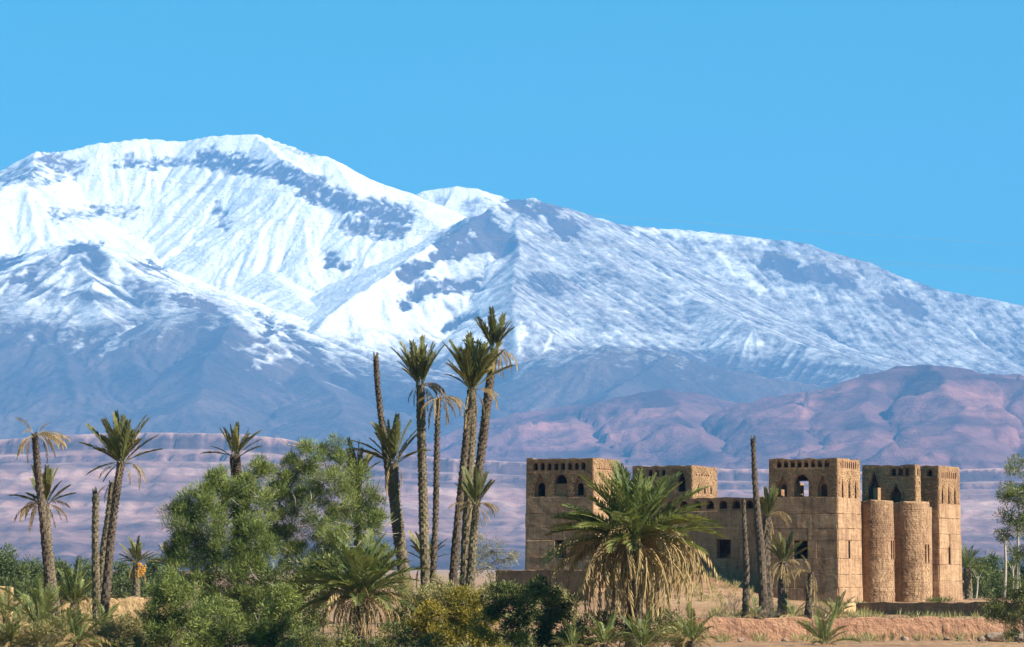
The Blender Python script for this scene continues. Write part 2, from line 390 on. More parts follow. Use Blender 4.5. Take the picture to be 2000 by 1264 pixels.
def build_massif():
    x = np.linspace(-5200, 5200, 980); y = np.linspace(14500, 27200, 500)
    X, Y = np.meshgrid(x, y)
    wa = np.interp(X, [-3000, 0, 700, 4000], [120, 105, 48, 40])
    wx = X + wa * fbm(X / 900, Y / 900, 4); wy = Y + wa * fbm(X / 900 + 31, Y / 900 + 7, 4)
    s = 0.66; k = 9000
    ridges = [
        ([(-700, 470, 25), (-400, 430, 25), (-200, 392, 25), (0, 342, 25), (50, 316, 25), (90, 297, 25), (130, 297, 25.1), (200, 279, 25.2), (270, 270, 25.3), (350, 276, 25.4),
          (400, 266, 25.3), (500, 260, 25.2), (560, 279, 25.1), (640, 310, 25), (720, 348, 25), (800, 376, 25), (900, 420, 25)], s, k),
        ([(500, 262, 25.2), (590, 335, 24.3), (690, 385, 23.9), (790, 410, 23.7), (870, 440, 23.5)], 0.62, k),
        ([(90, 300, 25), (60, 345, 24.2), (-60, 400, 23.6)], 0.6, k),
        ([(800, 384, 26.2), (830, 371, 26.2), (885, 364, 26.2), (930, 369, 26.2), (985, 384, 26.2), (1100, 415, 26.2)], s, k),
        ([(990, 385, 23), (1030, 386, 23), (1060, 395, 23), (1100, 404, 23.1), (1160, 424, 23.3), (1220, 440, 23.6), (1280, 444, 23.9), (1400, 454, 24), (1500, 467, 24), (1580, 474, 24),
          (1620, 491, 24), (1700, 514, 23.9), (1760, 539, 23.8), (1830, 564, 23.7), (1900, 577, 23.7), (2000, 596, 23.7), (2200, 640, 23.5), (2600, 720, 23.2)], 0.60, k),
        ([(1000, 385, 23), (955, 402, 22.6), (900, 435, 22.3), (860, 462, 22.0), (800, 505, 21.6), (740, 545, 21.2), (680, 590, 20.8), (600, 652, 20.3)], 0.60, k),
        ([(1020, 387, 23), (1010, 480, 21.9), (1000, 600, 20.7)], 0.60, k),
        ([(420, 440, 24.2), (500, 500, 23.4), (570, 560, 22.4), (630, 620, 21.3), (690, 680, 20.3)], 0.20, k),
        ([(1300, 560, 22.3), (1480, 640, 21.2), (1700, 720, 20.4), (1950, 770, 20.2)], 0.30, k),
        ([(-300, 530, 21.5), (0, 507, 21.5), (60, 491, 21.5), (110, 478, 21.4), (155, 469, 21.4), (200, 480, 21.4), (290, 513, 21.3), (340, 545, 21.2), (400, 590, 21), (470, 640, 20.6)], 0.42, k),
        ([(155, 470, 21.4), (180, 560, 20.4), (230, 640, 19.5), (290, 740, 18.2)], 0.5, k),
        ([(-100, 650, 19.8), (60, 640, 19.6), (130, 690, 19), (150, 780, 17.8)], 0.45, k),
        ([(180, 690, 19.5), (240, 655, 19.5), (300, 625, 19.4), (380, 610, 19.3), (440, 615, 19.3), (500, 640, 19.3), (530, 670, 19.2), (600, 702, 19), (720, 745, 18.4)], 0.5, k),
        ([(440, 615, 19.3), (420, 700, 18.3), (380, 790, 17.2)], 0.45, k),
        ([(940, 730, 18.5), (1020, 706, 18.4), (1100, 690, 18.3), (1180, 673, 18.2), (1240, 680, 18.2), (1310, 687, 18.2), (1380, 715, 18.1), (1500, 735, 18.1), (1640, 760, 18), (1800, 775, 18)], 0.5, k),
        ([(1310, 687, 18.2), (1230, 740, 17.6), (1140, 800, 16.8)], 0.5, k),
        ([(600, 702, 19), (640, 770, 17.8), (660, 830, 16.8)], 0.4, k),
        ([(760, 740, 18.6), (880, 770, 18.0), (960, 800, 17.4)], 0.4, k),
    ]
    H, D = ridge_height(wx, wy, ridges)
    apron = CZ + np.interp(Y, [14500, 16000, 18000, 19500, 21000, 27500], [380, 560, 720, 900, 1100, 1500]) + 60 * fbm(X / 1300 + 3, Y / 1300, 4)
    e = 60.0
    Hb = np.maximum(H, apron) + e * np.log1p(np.exp(-np.abs(H - apron) / e))
    dxm, dym = x[1] - x[0], y[1] - y[0]
    far = sst(0, 260, D)
    g1 = lic(fbm(X / 330, Y / 330, 2), Hb, dxm, dym, 34, 14)
    rl = np.interp(X, [-3600, -1500, -300, 400, 4000], [0.45, 0.36, 0.42, 0.2, 0.15])
    H1 = Hb + rl * (0.25 + 0.75 * far) * 20 * g1 + rl * far * 22 * fbm(X / 420, Y / 420, 5, 0.55, True)
    g2 = lic(fbm(X / 85, Y / 85, 2), H1, dxm, dym, 14, 3)
    H2 = H1 + (0.2 + 0.8 * far) * np.interp(X, [-1500, 0, 800], [6, 5, 2.5]) * g2 + 7 * fbm(X / 150, Y / 150, 4, 0.6)
    g3 = lic(fbm(X / 34, Y / 34, 2), Hb, dxm, dym, 11, 3)
    H2 = H2 + (0.2 + 0.8 * far) * 2.6 * g3
    px, py = PX(X, Y, H2)
    # snow cover
    line = np.interp(px, [-400, 0, 150, 300, 420, 520, 650, 760, 900, 1000, 1150, 1500, 1650, 1800, 2000, 2400], [610, 612, 640, 622, 600, 670, 700, 705, 700, 700, 672, 690, 712, 735, 742, 760])
    cover = np.interp(px, [-400, 0, 300, 600, 850, 960, 1050, 1300, 1600, 1800, 2000, 2400], [0.92, 0.96, 1.02, 0.98, 0.86, 0.52, 0.41, 0.41, 0.40, 0.38, 0.38, 0.38])
    soft = (line - py) / 130.0
    S = np.minimum(cover, 0.40 + soft * 0.9)
    S = np.where(py > line, 0.30 - (py - line) / 260.0, S)
    streak = np.interp(px, [0, 500, 850, 1000, 2000], [0.045, 0.05, 0.10, 0.13, 0.11])
    rt = sst(880, 1050, px)                            # thin wind-rippled dusting on this flank
    S = S + (1 - rt) * (streak * g2 + 0.03 * g1 + 0.15 * fbm(X / 220, Y / 220, 5, 0.65)) + rt * (0.055 * g3 + 0.03 * g2 + 0.16 * fbm(X / 480 + 9, Y / 480, 5, 0.62))
    wpx = px + 34 * fbm(X / 170, Y / 170, 5, 0.68); wpy = py + 26 * fbm(X / 150 + 40, Y / 150, 5, 0.68)
    hillD = capsules(px, py, [(0, 530, 300, 545, 60, 1.0), (60, 520, 200, 500, 40, 1)]) * (Y < 22200)
    S = S - hillD * (0.46 - 0.16 * g2)
    rock = capsules(wpx, wpy, [(400, 308, 470, 320, 24, 1), (470, 318, 540, 335, 24, 1), (540, 330, 620, 365, 26, 1), (600, 360, 690, 400, 30, 1), (690, 395, 790, 420, 26, 1),
                             (680, 440, 780, 450, 22, .8), (220, 315, 380, 318, 13, .75), (90, 305, 150, 330, 22, .85), (0, 345, 70, 330, 20, .7), (60, 360, 120, 345, 12, .6), (100, 420, 260, 410, 15, .6),
                             (425, 395, 440, 440, 14, .7), (640, 500, 675, 520, 16, .9), (520, 275, 620, 300, 10, .45), (400, 370, 420, 340, 10, .5),
                             (-20, 520, 30, 505, 14, .8), (140, 476, 185, 484, 14, .8), (280, 512, 310, 520, 8, .9), (30, 545, 60, 540, 12, .8), (350, 580, 410, 600, 12, .7),
                             (520, 650, 530, 620, 12, 1), (500, 610, 560, 660, 12, .5), (560, 640, 620, 690, 14, .6)])
    rockC = capsules(wpx, wpy, [(790, 535, 870, 490, 18, 1), (790, 585, 840, 555, 22, 1), (840, 560, 930, 555, 15, .8), (860, 475, 940, 425, 22, .95), (930, 420, 985, 480, 26, .8), (900, 490, 960, 470, 18, .9),
                              (1080, 430, 1110, 450, 16, .7), (1000, 400, 1080, 410, 20, .4), (870, 632, 930, 620, 8, .8), (1500, 510, 1540, 520, 18, .5), (1540, 530, 1660, 550, 16, .4), (1740, 580, 1790, 600, 18, .4),
                              (1000, 560, 1180, 545, 22, .14)]) * (Y < 24500)
    gate = 0.70 + 1.25 * fbm(X / 55, Y / 55, 4, 0.75)
    S = S - 1.2 * np.maximum(rock * gate, rockC * (gate + 0.1))
    white = capsules(wpx, wpy, [(560, 520, 640, 580, 60, 1), (700, 610, 760, 590, 40, .6), (1010, 640, 1020, 690, 5, 1), (1080, 650, 1070, 690, 5, .8), (1100, 655, 1500, 668, 12, .3), (820, 372, 980, 382, 12, 1), (1240, 448, 1500, 470, 9, .6),
                              (1400, 500, 1490, 570, 12, .6), (520, 610, 560, 680, 14, .5), (350, 700, 420, 690, 8, .7), (480, 720, 560, 690, 7, .9), (200, 690, 260, 640, 8, .9), (140, 690, 160, 670, 7, .8), (40, 680, 60, 665, 5, .7),
                              (440, 690, 520, 668, 7, .7), (970, 815, 1050, 800, 4, .8), (950, 725, 1010, 706, 5, .8)])
    S = S + 0.38 * white
    H2 = H2 - 14 * rock - 18 * rockC
    S = S - 0.55 * np.clip(fbm(X / 95 + 60, Y / 95, 5, .7) - .16, 0, 1) * (1 - rt)
    me = grid_mesh('mountain', X, Y, H2, M['massif'])
    attr(me, 'snow', np.clip(S, 0, 1.1)); attr(me, 'tint', np.clip(0.5 + 0.16 * g1 + 0.08 * g3 + 0.55 * fbm(X / 600, Y / 600, 4), 0, 1))
    tag(obj('mountain', me), 'broad snow-covered mountain massif with dark rock bands and bare lower slopes', 'mountain', kind='structure')

def build_hills():
    x = np.linspace(-1500, 3600, 560); y = np.linspace(6800, 13200, 300)
    X, Y = np.meshgrid(x, y)
    wx = X + 90 * fbm(X / 500 + 3, Y / 500, 4); wy = Y + 90 * fbm(X / 500 + 31, Y / 500 + 7, 4)
    k = 7000
    ridges = [
        ([(760, 935, 11.2), (860, 905, 11.1), (950, 860, 11), (1030, 815, 11), (1100, 791, 11), (1200, 773, 10.8), (1300, 757, 10.8), (1350, 764, 10.8), (1430, 781, 11), (1520, 800, 11.3)], 0.42, k),
        ([(1400, 800, 10.8), (1480, 786, 10.4), (1550, 766, 10.2), (1640, 746, 10.2), (1700, 729, 10.2), (1760, 712, 10.1), (1820, 708, 10.1), (1900, 721, 10.1), (2000, 744, 10), (2200, 800, 10), (2500, 850, 10)], 0.44, k),
        ([(1100, 791, 11), (1120, 850, 10.2), (1160, 905, 9.4)], 0.36, k),
        ([(1300, 757, 10.8), (1350, 830, 9.9), (1420, 890, 9.1)], 0.36, k),
        ([(1550, 766, 10.2), (1560, 830, 9.5), (1540, 900, 8.8)], 0.38, k),
        ([(1700, 729, 10.2), (1690, 810, 9.4), (1680, 890, 8.7)], 0.38, k),
        ([(1820, 708, 10.1), (1860, 790, 9.3), (1890, 880, 8.5)], 0.40, k),
        ([(2000, 744, 10), (2010, 840, 9.2), (2040, 920, 8.4)], 0.40, k),
    ]
    H, D = ridge_height(wx, wy, ridges)
    base = CZ + np.interp(Y, [6800, 7600, 9000, 13000], [10, 120, 200, 330]) + 25 * fbm(X / 500, Y / 500, 4)
    e = 25.0
    Hb = np.maximum(H, base) + e * np.log1p(np.exp(-np.abs(H - base) / e))
    far = sst(0, 130, D); dxm, dym = x[1] - x[0], y[1] - y[0]
    g1 = lic(fbm(X / 210, Y / 210, 2), Hb, dxm, dym, 30, 10)
    H1 = Hb + (0.2 + 0.8 * far) * 19 * g1 + far * 22 * fbm(X / 220, Y / 220, 5, 0.55, True)
    g2 = lic(fbm(X / 55, Y / 55, 2), H1, dxm, dym, 12, 3)
    H2 = H1 + far * 6 * g2 + 7 * fbm(X / 90, Y / 90, 4, 0.6)
    edge = np.minimum.reduce([sst(-1500, -900, X), 1 - sst(3200, 3600, X), sst(6800, 7000, Y), 1 - sst(12800, 13200, Y)])
    H2 = H2 * edge + (CZ - 30) * (1 - edge)
    q = 1.36
    me = grid_mesh('hill', X * q, Y * q, CZ + (H2 - CZ) * q, M['hill'])
    attr(me, 'tint', np.clip(0.5 + 0.12 * g1 + 0.45 * fbm(X / 420, Y / 420, 3), 0, 1))
    tag(obj('hill', me), 'bare reddish-purple hills with eroded gullies in front of the snowy mountain', 'hill', kind='structure')

def build_mesa():
    x = np.linspace(-2300, 2600, 620); y = np.linspace(4700, 9200, 330)
    X, Y = np.meshgrid(x, y)
    # rim height in photo rows, along x at about 8 km
    pxs = CX + FPX * x / 8000.0
    rimy = np.interp(pxs, [-1200, 0, 150, 300, 480, 560, 640, 760, 900, 1050, 1400, 1700, 1900, 2100, 3000], [880, 872, 862, 855, 858, 866, 882, 892, 905, 912, 925, 930, 925, 930, 960])
    rim = np.broadcast_to((HZ - rimy) * 8000.0 / FPX, X.shape)
    rimline = 7700 + 190 * fbm(X / 900 + 4, X * 0 + 2.0, 3) + 16 * fbm(X / 150, X * 0 + 5.0, 3, 0.6, True) + 15 * fbm(X / 34, X * 0 + 3.0, 2, 0.6, True)
    d = rimline - Y + 26 * fbm(X / 120, Y / 260, 4)          # distance in front of the rim
    cl1 = 24 + 6 * fbm(X / 300, X * 0 + 8.0, 2); cl2 = 10 + 5 * fbm(X / 260, X * 0 + 1.0, 2)
    drop = np.interp(d, [-1600, 0, 22, 120, 132, 330, 342, 1100, 2200, 3000], [-34, 0, 1.0, 1.30, 1.75, 3.2, 3.5, 7.6, 10.0, 10.4])
    # unit profile: 1.0 = first cliff, scaled to the rim height
    f = np.interp(d, [0, 22, 120, 134, 360, 372, 900, 1700, 2700], [0.0, 0.105, 0.15, 0.20, 0.30, 0.325, 0.60, 0.87, 1.0])
    Z = CZ + rim * (1 - f) + np.where(d < 0, np.clip(-d, 0, 1600) * 0.018, 0)
    far = sst(20, 300, d) * (1 - sst(2000, 2700, d)); dxm, dym = x[1] - x[0], y[1] - y[0]
    g1 = lic(fbm(X / 170, Y / 170, 2), Z, dxm, dym, 26, 8)
    g2 = lic(fbm(X / 45, Y / 45, 2), Z, dxm, dym, 10, 3)
    Z = Z + far * (3.2 * g1 + 9 * fbm(X / 200, Y / 200, 5, 0.6, True)) + (0.15 + far) * 1.6 * g2 + 2.4 * fbm(X / 50, Y / 50, 4, 0.6)
    edge = np.minimum.reduce([sst(-2300, -2000, X), 1 - sst(2300, 2600, X), sst(4700, 5200, Y), 1 - sst(8900, 9200, Y)])
    Z = Z * edge + (CZ - 15) * (1 - edge)
    th_ = 17.0; zz = (Z - CZ) / th_ + 0.55 * fbm(X / 260, Y / 260, 4); fr_ = zz - np.floor(zz)
    ter = (np.floor(zz) + sst(0.25, 0.75, fr_) - zz) * th_
    Z = Z + 0.32 * ter * sst(10, 60, d) * (1 - sst(900, 1500, d))
    band = np.sin(zz * 6.283 * 0.5 + 1.5 * fbm(X / 700, Y / 700, 2))
    cliff = (sst(-4, 6, d) * (1 - sst(26, 50, d)) + 0.6 * sst(116, 124, d) * (1 - sst(136, 150, d)))  # mask for buttress shadows, painted as darker tint on the cliff steps
    q = 1.3
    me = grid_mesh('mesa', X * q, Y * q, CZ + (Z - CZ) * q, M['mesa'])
    low = sst(700, 2300, d)
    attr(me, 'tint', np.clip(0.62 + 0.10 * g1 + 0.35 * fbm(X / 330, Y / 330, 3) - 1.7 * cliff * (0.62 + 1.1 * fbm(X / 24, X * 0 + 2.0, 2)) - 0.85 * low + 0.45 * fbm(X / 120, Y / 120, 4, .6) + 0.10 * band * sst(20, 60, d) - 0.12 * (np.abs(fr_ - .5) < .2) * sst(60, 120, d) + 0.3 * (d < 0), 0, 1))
    tag(obj('mesa', me), 'pale layered escarpment with a shadow-darkened cliff band running behind the palms', 'escarpment', kind='structure')

build_massif(); build_hills(); build_mesa()

# ------------------------------------------------------------------ air
hz = MB(); hz.box((-17500, -1200, CZ - 8.0), (17500, 31000, CZ + 3300.0))
hm = bpy.data.materials.new('haze_air'); hm.use_nodes = True
for n in list(hm.node_tree.nodes): hm.node_tree.nodes.remove(n)
ho = hm.node_tree.nodes.new('ShaderNodeOutputMaterial'); hv = hm.node_tree.nodes.new('ShaderNodeVolumePrincipled')
hv.inputs['Color'].default_value = (0.17, 0.48, 1.0, 1); hv.inputs['Density'].default_value = HAZE_DENSITY
hv.inputs['Anisotropy'].default_value = 0.0
hm.node_tree.links.new(hv.outputs[0], ho.inputs['Volume'])
tag(obj('haze', hz.mesh('haze', hm)), 'thin bluish haze in the air before the mountains', 'haze', kind='stuff')

# ================================================================== KASBAH
KA = R(24.0)
KU = Vector((math.cos(KA), -math.sin(KA), 0)); KV = Vector((math.sin(KA), math.cos(KA), 0)); KZ = Vector((0, 0, 1))

def arch(s0, s1, h0, h1, n=7):                        # round-headed opening
    w = (s1 - s0) / 2; c = (s0 + s1) / 2; r = min(w, h1 - h0)
    p = [(s0, h0), (s1, h0)]
    for i in range(n + 1):
        a = math.pi * i / n
        p.append((c + w * math.cos(a), h1 - r + r * math.sin(a)))
    return p
def rect(s0, s1, h0, h1): return [(s0, h0), (s1, h0), (s1, h1), (s0, h1)]
def keyhole(s0, s1, h0, h1):                          # stepped, pointed niche head
    w = s1 - s0; c = (s0 + s1) / 2; H = h1 - h0
    return [(s0, h0), (s1, h0), (s1, h0 + .55 * H), (s1 - .06 * w, h0 + .57 * H), (s1 - .10 * w, h0 + .66 * H), (s1 - .22 * w, h0 + .70 * H), (s1 - .26 * w, h0 + .82 * H), (c + .15 * w, h0 + .88 * H),
            (c + .08 * w, h1), (c - .08 * w, h1), (c - .15 * w, h0 + .88 * H), (s0 + .26 * w, h0 + .82 * H), (s0 + .22 * w, h0 + .70 * H), (s0 + .10 * w, h0 + .66 * H), (s0 + .06 * w, h0 + .57 * H), (s0, h0 + .55 * H)]
def step_arch(s0, s1, h0, h1):
    w = s1 - s0; H = h1 - h0; p = [(s0, h0), (s1, h0), (s1, h0 + .5 * H)]; st = []
    for i in range(4):
        x = .5 - .5 * (i + 1) / 4.6; y0 = .5 + .5 * i / 4; y1 = .5 + .5 * (i + 1) / 4
        st += [(x, y0 + .02), (x, y1)]
    for x, y in st: p.append(((s0 + s1) / 2 + x * w, h0 + y * H))
    for x, y in reversed(st): p.append(((s0 + s1) / 2 - x * w, h0 + y * H))
    p.append((s0, h0 + .5 * H)); return p
def inside(p, poly):
    x, y = p; c = False; j = len(poly) - 1
    for i in range(len(poly)):
        xi, yi = poly[i]; xj, yj = poly[j]
        if (yi > y) != (yj > y) and x < (xj - xi) * (y - yi) / (yj - yi) + xi: c = not c
        j = i
    return c
def holed_wall(mb, O, S, Nn, outer, holes, depth, jag=0.0):
    """wall slab: outline + holes in (s, h) on the plane O + s*S + h*Z; Nn points out, slab goes inward by depth"""
    loops = [outer] + holes
    tri = tessellate_polygon([[Vector((x, y, 0)) for x, y in l] for l in loops])
    flat = [p for l in loops for p in l]; n = len(flat)
    fr = [O + S * s + KZ * h for s, h in flat]; bk = [p - Nn * depth for p in fr]
    fs = []
    for a, b, c in tri:
        nn = (fr[b] - fr[a]).cross(fr[c] - fr[a])
        if nn.dot(Nn) < 0: a, c = c, a
        fs.append((a, b, c)); fs.append((n + c, n + b, n + a))
    k = 0
    for li, l in enumerate(loops):
        for i in range(len(l)):
            a = k + i; b = k + (i + 1) % len(l)
            fs.append((a, b, n + b, n + a))
        k += len(l)
    mb.add(fr + bk, fs)
def brick_skin(mb, O, S, Nn, s0, s1, h0, h1, holes, bl=0.36, bh=0.125, proud=0.045):
    row = 0; h = h0 + 0.02
    while h + bh < h1 + 0.04:
        s = s0 + (0.0 if row % 2 else -bl * 0.5) + rnd.uniform(-.04, .04)
        hh = bh * rnd.uniform(0.72, 0.86)
        while s < s1:
            L = bl * rnd.uniform(0.75, 1.15)
            a = max(s, s0 + .01); b = min(s + L - 0.04, s1 - .01)
            if b - a > 0.08 and rnd.random() > 0.05:
                ok = True
                for hp in holes:
                    for q in ((a - .02, h - .02), (b + .02, h - .02), (a - .02, h + hh + .02), (b + .02, h + hh + .02), ((a + b) / 2, h + hh / 2)):
                        if inside(q, hp): ok = False; break
                    if not ok: break
                if ok:
                    d = proud * rnd.uniform(0.25, 1.25); j = lambda: rnd.uniform(-.012, .012)
                    f = [O + S * (x + j()) + KZ * (y + j()) + Nn * d for x, y in ((a, h), (b, h), (b, h + hh), (a, h + hh))]
                    g = [O + S * x + KZ * y - Nn * .02 for x, y in ((a, h), (b, h), (b, h + hh), (a, h + hh))]
                    mb.add(f + g, [(0, 1, 2, 3), (0, 4, 5, 1), (1, 5, 6, 2), (2, 6, 7, 3), (3, 7, 4, 0)])
            s += L
        h += bh
def block_mesh(O, S, Nn, s0, s1, h0, h1, proud, wf, mat):
    """one rammed-earth lift panel: chamfered, uneven slab standing proud of the core"""
    c = min(.03, (s1 - s0) * .2); mb = MB(); j = lambda a: rnd.uniform(-a, a)
    ns = max(2, int((s1 - s0) / .45)); outl = []
    for i in range(ns + 1): outl.append((s0 + (s1 - s0) * i / ns, h0 + j(.02)))
    outl.append((s1 + j(.02), (h0 + h1) / 2))
    for i in range(ns + 1): outl.append((s1 - (s1 - s0) * i / ns, h1 + j(.025)))
    outl.append((s0 + j(.02), (h0 + h1) / 2))
    cs, ch = (s0 + s1) / 2, (h0 + h1) / 2
    fr = []; md = []; bk = []
    for s, h in outl:
        si = s + (c if s < cs else -c) * (1 if abs(s - cs) > 1e-6 else 0); hi = h + (c if h < ch - .01 else (-c if h > ch + .01 else 0))
        fr.append(O + S * si + KZ * hi + Nn * (proud + j(.008))); md.append(O + S * s + KZ * h + Nn * (proud * .55)); bk.append(O + S * s + KZ * h - Nn * .05)
    n = len(outl); fs = [tuple(range(n))]
    for i in range(n):
        k = (i + 1) % n
        fs += [(i, n + i, n + k, k), (n + i, 2 * n + i, 2 * n + k, n + k)]
    mb.add(fr + md + bk, fs); mb.xform(wf)
    return mb.mesh('earth_block', mat)

kasbah = thing('kasbah', 'earthen fortress with four square corner towers and two round brick bastions', 'fortress', P(1400, 1170, 305) * 1.0)
kasbah.location.z = gz(kasbah.location.x, 305)
KO = Vector(kasbah.location)

def facade_blocks(parent, O, S, Nn, w, zs, holes_rect, wf, seed):
    r = random.Random(seed)
    for i in range(len(zs) - 1):
        h0, h1 = zs[i], zs[i + 1]
        cuts = [0.0]
        k = r.choice([1, 2, 2, 3]) if w > 3 else r.choice([1, 1, 2])
        for q in range(1, k): cuts.append(w * (q / k + r.uniform(-.1, .1)))
        cuts.append(w)
        spans = list(zip(cuts[:-1], cuts[1:]))
        for (a, b, c, d) in holes_rect:
            if c < h1 - .15 and d > h0 + .15:
                new = []
                for s0, s1 in spans:
                    if b <= s0 or a >= s1: new.append((s0, s1))
                    else:
                        if a - s0 > .12: new.append((s0, a))
                        if s1 - b > .12: new.append((b, s1))
                spans = new
        for s0, s1 in spans:
            if s1 > w - .01: s1 -= r.uniform(-.05, .06)
            if s0 < .01: s0 += r.uniform(-.05, .06)
            me = block_mesh(O, S, Nn, s0 + .006, s1 - .006, h0 + .008, h1 - .008, r.uniform(.035, .065), wf, M['adobe'])
            obj('earth_block', me, parent)

def tower(px, Y, ztop, wf_, wr_, story, zs, front_up, right_up, front_low, right_low, label, roof=True, back_holes=(), z0=None, screens=()):
    """square tower; near corner at photo column px, distance Y. front = shaded face, right = sunlit face. (s,h): s from the left end of each face, h world z"""
    c = P(px, 1000, Y); corner = Vector((c.x, c.y, 0)); z0 = CZ - 1.75 if z0 is None else z0
    fO = corner - KU * wf_; rO = corner
    centre = corner - KU * wf_ / 2 + KV * wr_ / 2
    def batter(v):
        k = 1 - 0.0042 * (v.z - z0)
        return Vector((centre.x + (v.x - centre.x) * k, centre.y + (v.y - centre.y) * k, v.z)) - KO
    nf, nr = -KV, KU
    th = 0.55; mb = MB()
    def top_outline(w, a, b):
        p = [(0, a), (w, a)]; n = 10
        for i in range(n + 1): p.append((w - w * i / n, b + rnd.uniform(-.10, .05)))
        return p
    # upper storey, four slabs
    holed_wall(mb, fO, KU, nf, top_outline(wf_, story, ztop), list(front_up), th)
    holed_wall(mb, rO + KV * .003, KV, nr, top_outline(wr_ - .006, story, ztop), list(right_up), th)
    bO = corner + KV * wr_ - KU * wf_
    holed_wall(mb, bO, KU, KV, top_outline(wf_, story, ztop), list(back_holes), th)
    holed_wall(mb, fO + KV * .003, KV, -KU, top_outline(wr_ - .006, story, ztop), [], th)
    # lower storeys: core, a little inside the block facing
    holed_wall(mb, fO + KU * .01 - nf * .04, KU, nf, rect(0, wf_ - .06, z0, story), [rect(*h) for h in front_low], th)
    holed_wall(mb, rO - nr * .04 + KV * .05, KV, nr, rect(0, wr_ - .1, z0, story), [rect(*h) for h in right_low], th)
    holed_wall(mb, bO + KU * .05, KU, KV, rect(0, wf_ - .1, z0, story), [], th)
    holed_wall(mb, fO + KV * .05, KV, -KU, rect(0, wr_ - .1, z0, story), [], th)
    def slab(z, t=.18):
        q = [fO + KU * .2 + KV * .2, corner - KU * .2 + KV * .2, corner - KU * .2 + KV * (wr_ - .2), fO + KU * .2 + KV * (wr_ - .2)]
        mb.add([Vector((p.x, p.y, z)) for p in q] + [Vector((p.x, p.y, z + t)) for p in q], [(3, 2, 1, 0), (4, 5, 6, 7), (0, 1, 5, 4), (1, 2, 6, 5), (2, 3, 7, 6), (3, 0, 4, 7)])
    slab(story - .1); slab(story - 3.3)
    if roof: slab(ztop - .34)
    else:                                             # roof gap added to let sun onto the block inside
        for (a, b, c, d) in ((.2, 3.4, .2, wr_ - .2), (5.3, wf_ - .2, .2, wr_ - .2), (3.4, 5.3, .2, 1.05), (3.4, 5.3, 2.1, wr_ - .2)):
            q = [fO + KU * a + KV * c, fO + KU * b + KV * c, fO + KU * b + KV * d, fO + KU * a + KV * d]
            mb.add([Vector((p.x, p.y, ztop - .34)) for p in q] + [Vector((p.x, p.y, ztop - .2)) for p in q], [(3, 2, 1, 0), (4, 5, 6, 7), (0, 1, 5, 4), (1, 2, 6, 5), (2, 3, 7, 6), (3, 0, 4, 7)])
    mb.xform(batter)
    tw = tag(obj('tower', mb.mesh('tower', M['core']), kasbah), label)
    sk = MB()
    brick_skin(sk, fO, KU, nf, 0, wf_, story, ztop - .05, list(front_up)); sk.xform(batter)
    obj('brickwork', sk.mesh('brickwork', M['brick']), tw, kind='stuff')
    sk = MB()
    brick_skin(sk, rO, KV, nr, 0, wr_, story, ztop - .05, list(right_up)); sk.xform(batter)
    obj('brickwork', sk.mesh('brickwork', M['brick']), tw, kind='stuff')
    facade_blocks(tw, fO, KU, nf, wf_, zs, front_low, batter, int(px))
    facade_blocks(tw, rO, KV, nr, wr_, zs, right_low, batter, int(px) + 5)
    for (s0, s1, h0, h1) in screens:                  # thin earthen screens with a small arch, set back in the niches
        m2 = MB()
        holed_wall(m2, fO - nf * .25, KU, nf, rect(s0 - .05, s1 + .05, h0 - .03, h1 + .05), [arch(s0 + .22 * (s1 - s0), s1 - .14 * (s1 - s0), h0 + .02, h0 + .62 * (h1 - h0))], .1)
        m2.xform(batter); obj('window_screen', m2.mesh('window_screen', M['core']), tw)
    return tw

def zpx(py, Y): return P(1000, py, Y).z
def row(n, w, a, b, h0, h1, fn=arch, fill=.62):       # n openings spread between fractions a..b
    out = []; pitch = w * (b - a) / n
    for i in range(n):
        c = w * a + pitch * (i + .5); g = pitch * fill / 2
        out.append(fn(c - g, c + g, h0, h1))
    return out

# tower with the big dead-skirt palm before it
Y1 = 300; w1 = 5.95
st1 = zpx(970, Y1)
key1 = [(.13 * w1, .29 * w1, zpx(968, Y1), zpx(926, Y1)), (.725 * w1, .865 * w1, zpx(968, Y1), zpx(928, Y1))]
fu = row(8, w1, .09, .91, zpx(917, Y1), zpx(903, Y1)) + [keyhole(*k) for k in key1] + [arch(.43 * w1, .61 * w1, zpx(968, Y1), zpx(926, Y1))]
t1 = tower(1160, Y1, zpx(894, Y1), w1, 5.6, st1, [zpx(y, Y1) for y in (1185, 1148, 1116, 1090, 1055, 1029, 1002, 970)],
           fu, row(9, 5.6, .14, .86, zpx(916, Y1), zpx(913, Y1), rect, .5), [(.44 * w1, .60 * w1, zpx(1090, Y1), zpx(1053, Y1))], [(2.5, 2.95, zpx(1092, Y1), zpx(1058, Y1))],
           'square tower with a walled-up central arch under a row of eight small arches', screens=key1)
m2 = MB(); c1 = P(1160, 1000, Y1); fO1 = Vector((c1.x, c1.y, 0)) - KU * w1
holed_wall(m2, fO1 + KV * .3, KU, -KV, rect(.42 * w1, .62 * w1, zpx(969, Y1), zpx(944, Y1)), [], .15)
brick_skin(m2, fO1 + KV * .3, KU, -KV, .42 * w1, .62 * w1, zpx(969, Y1), zpx(944, Y1), [], .3, .12); m2.xform(lambda v: v - KO)
obj('brick_infill', m2.mesh('brick_infill', M['brick']), t1)

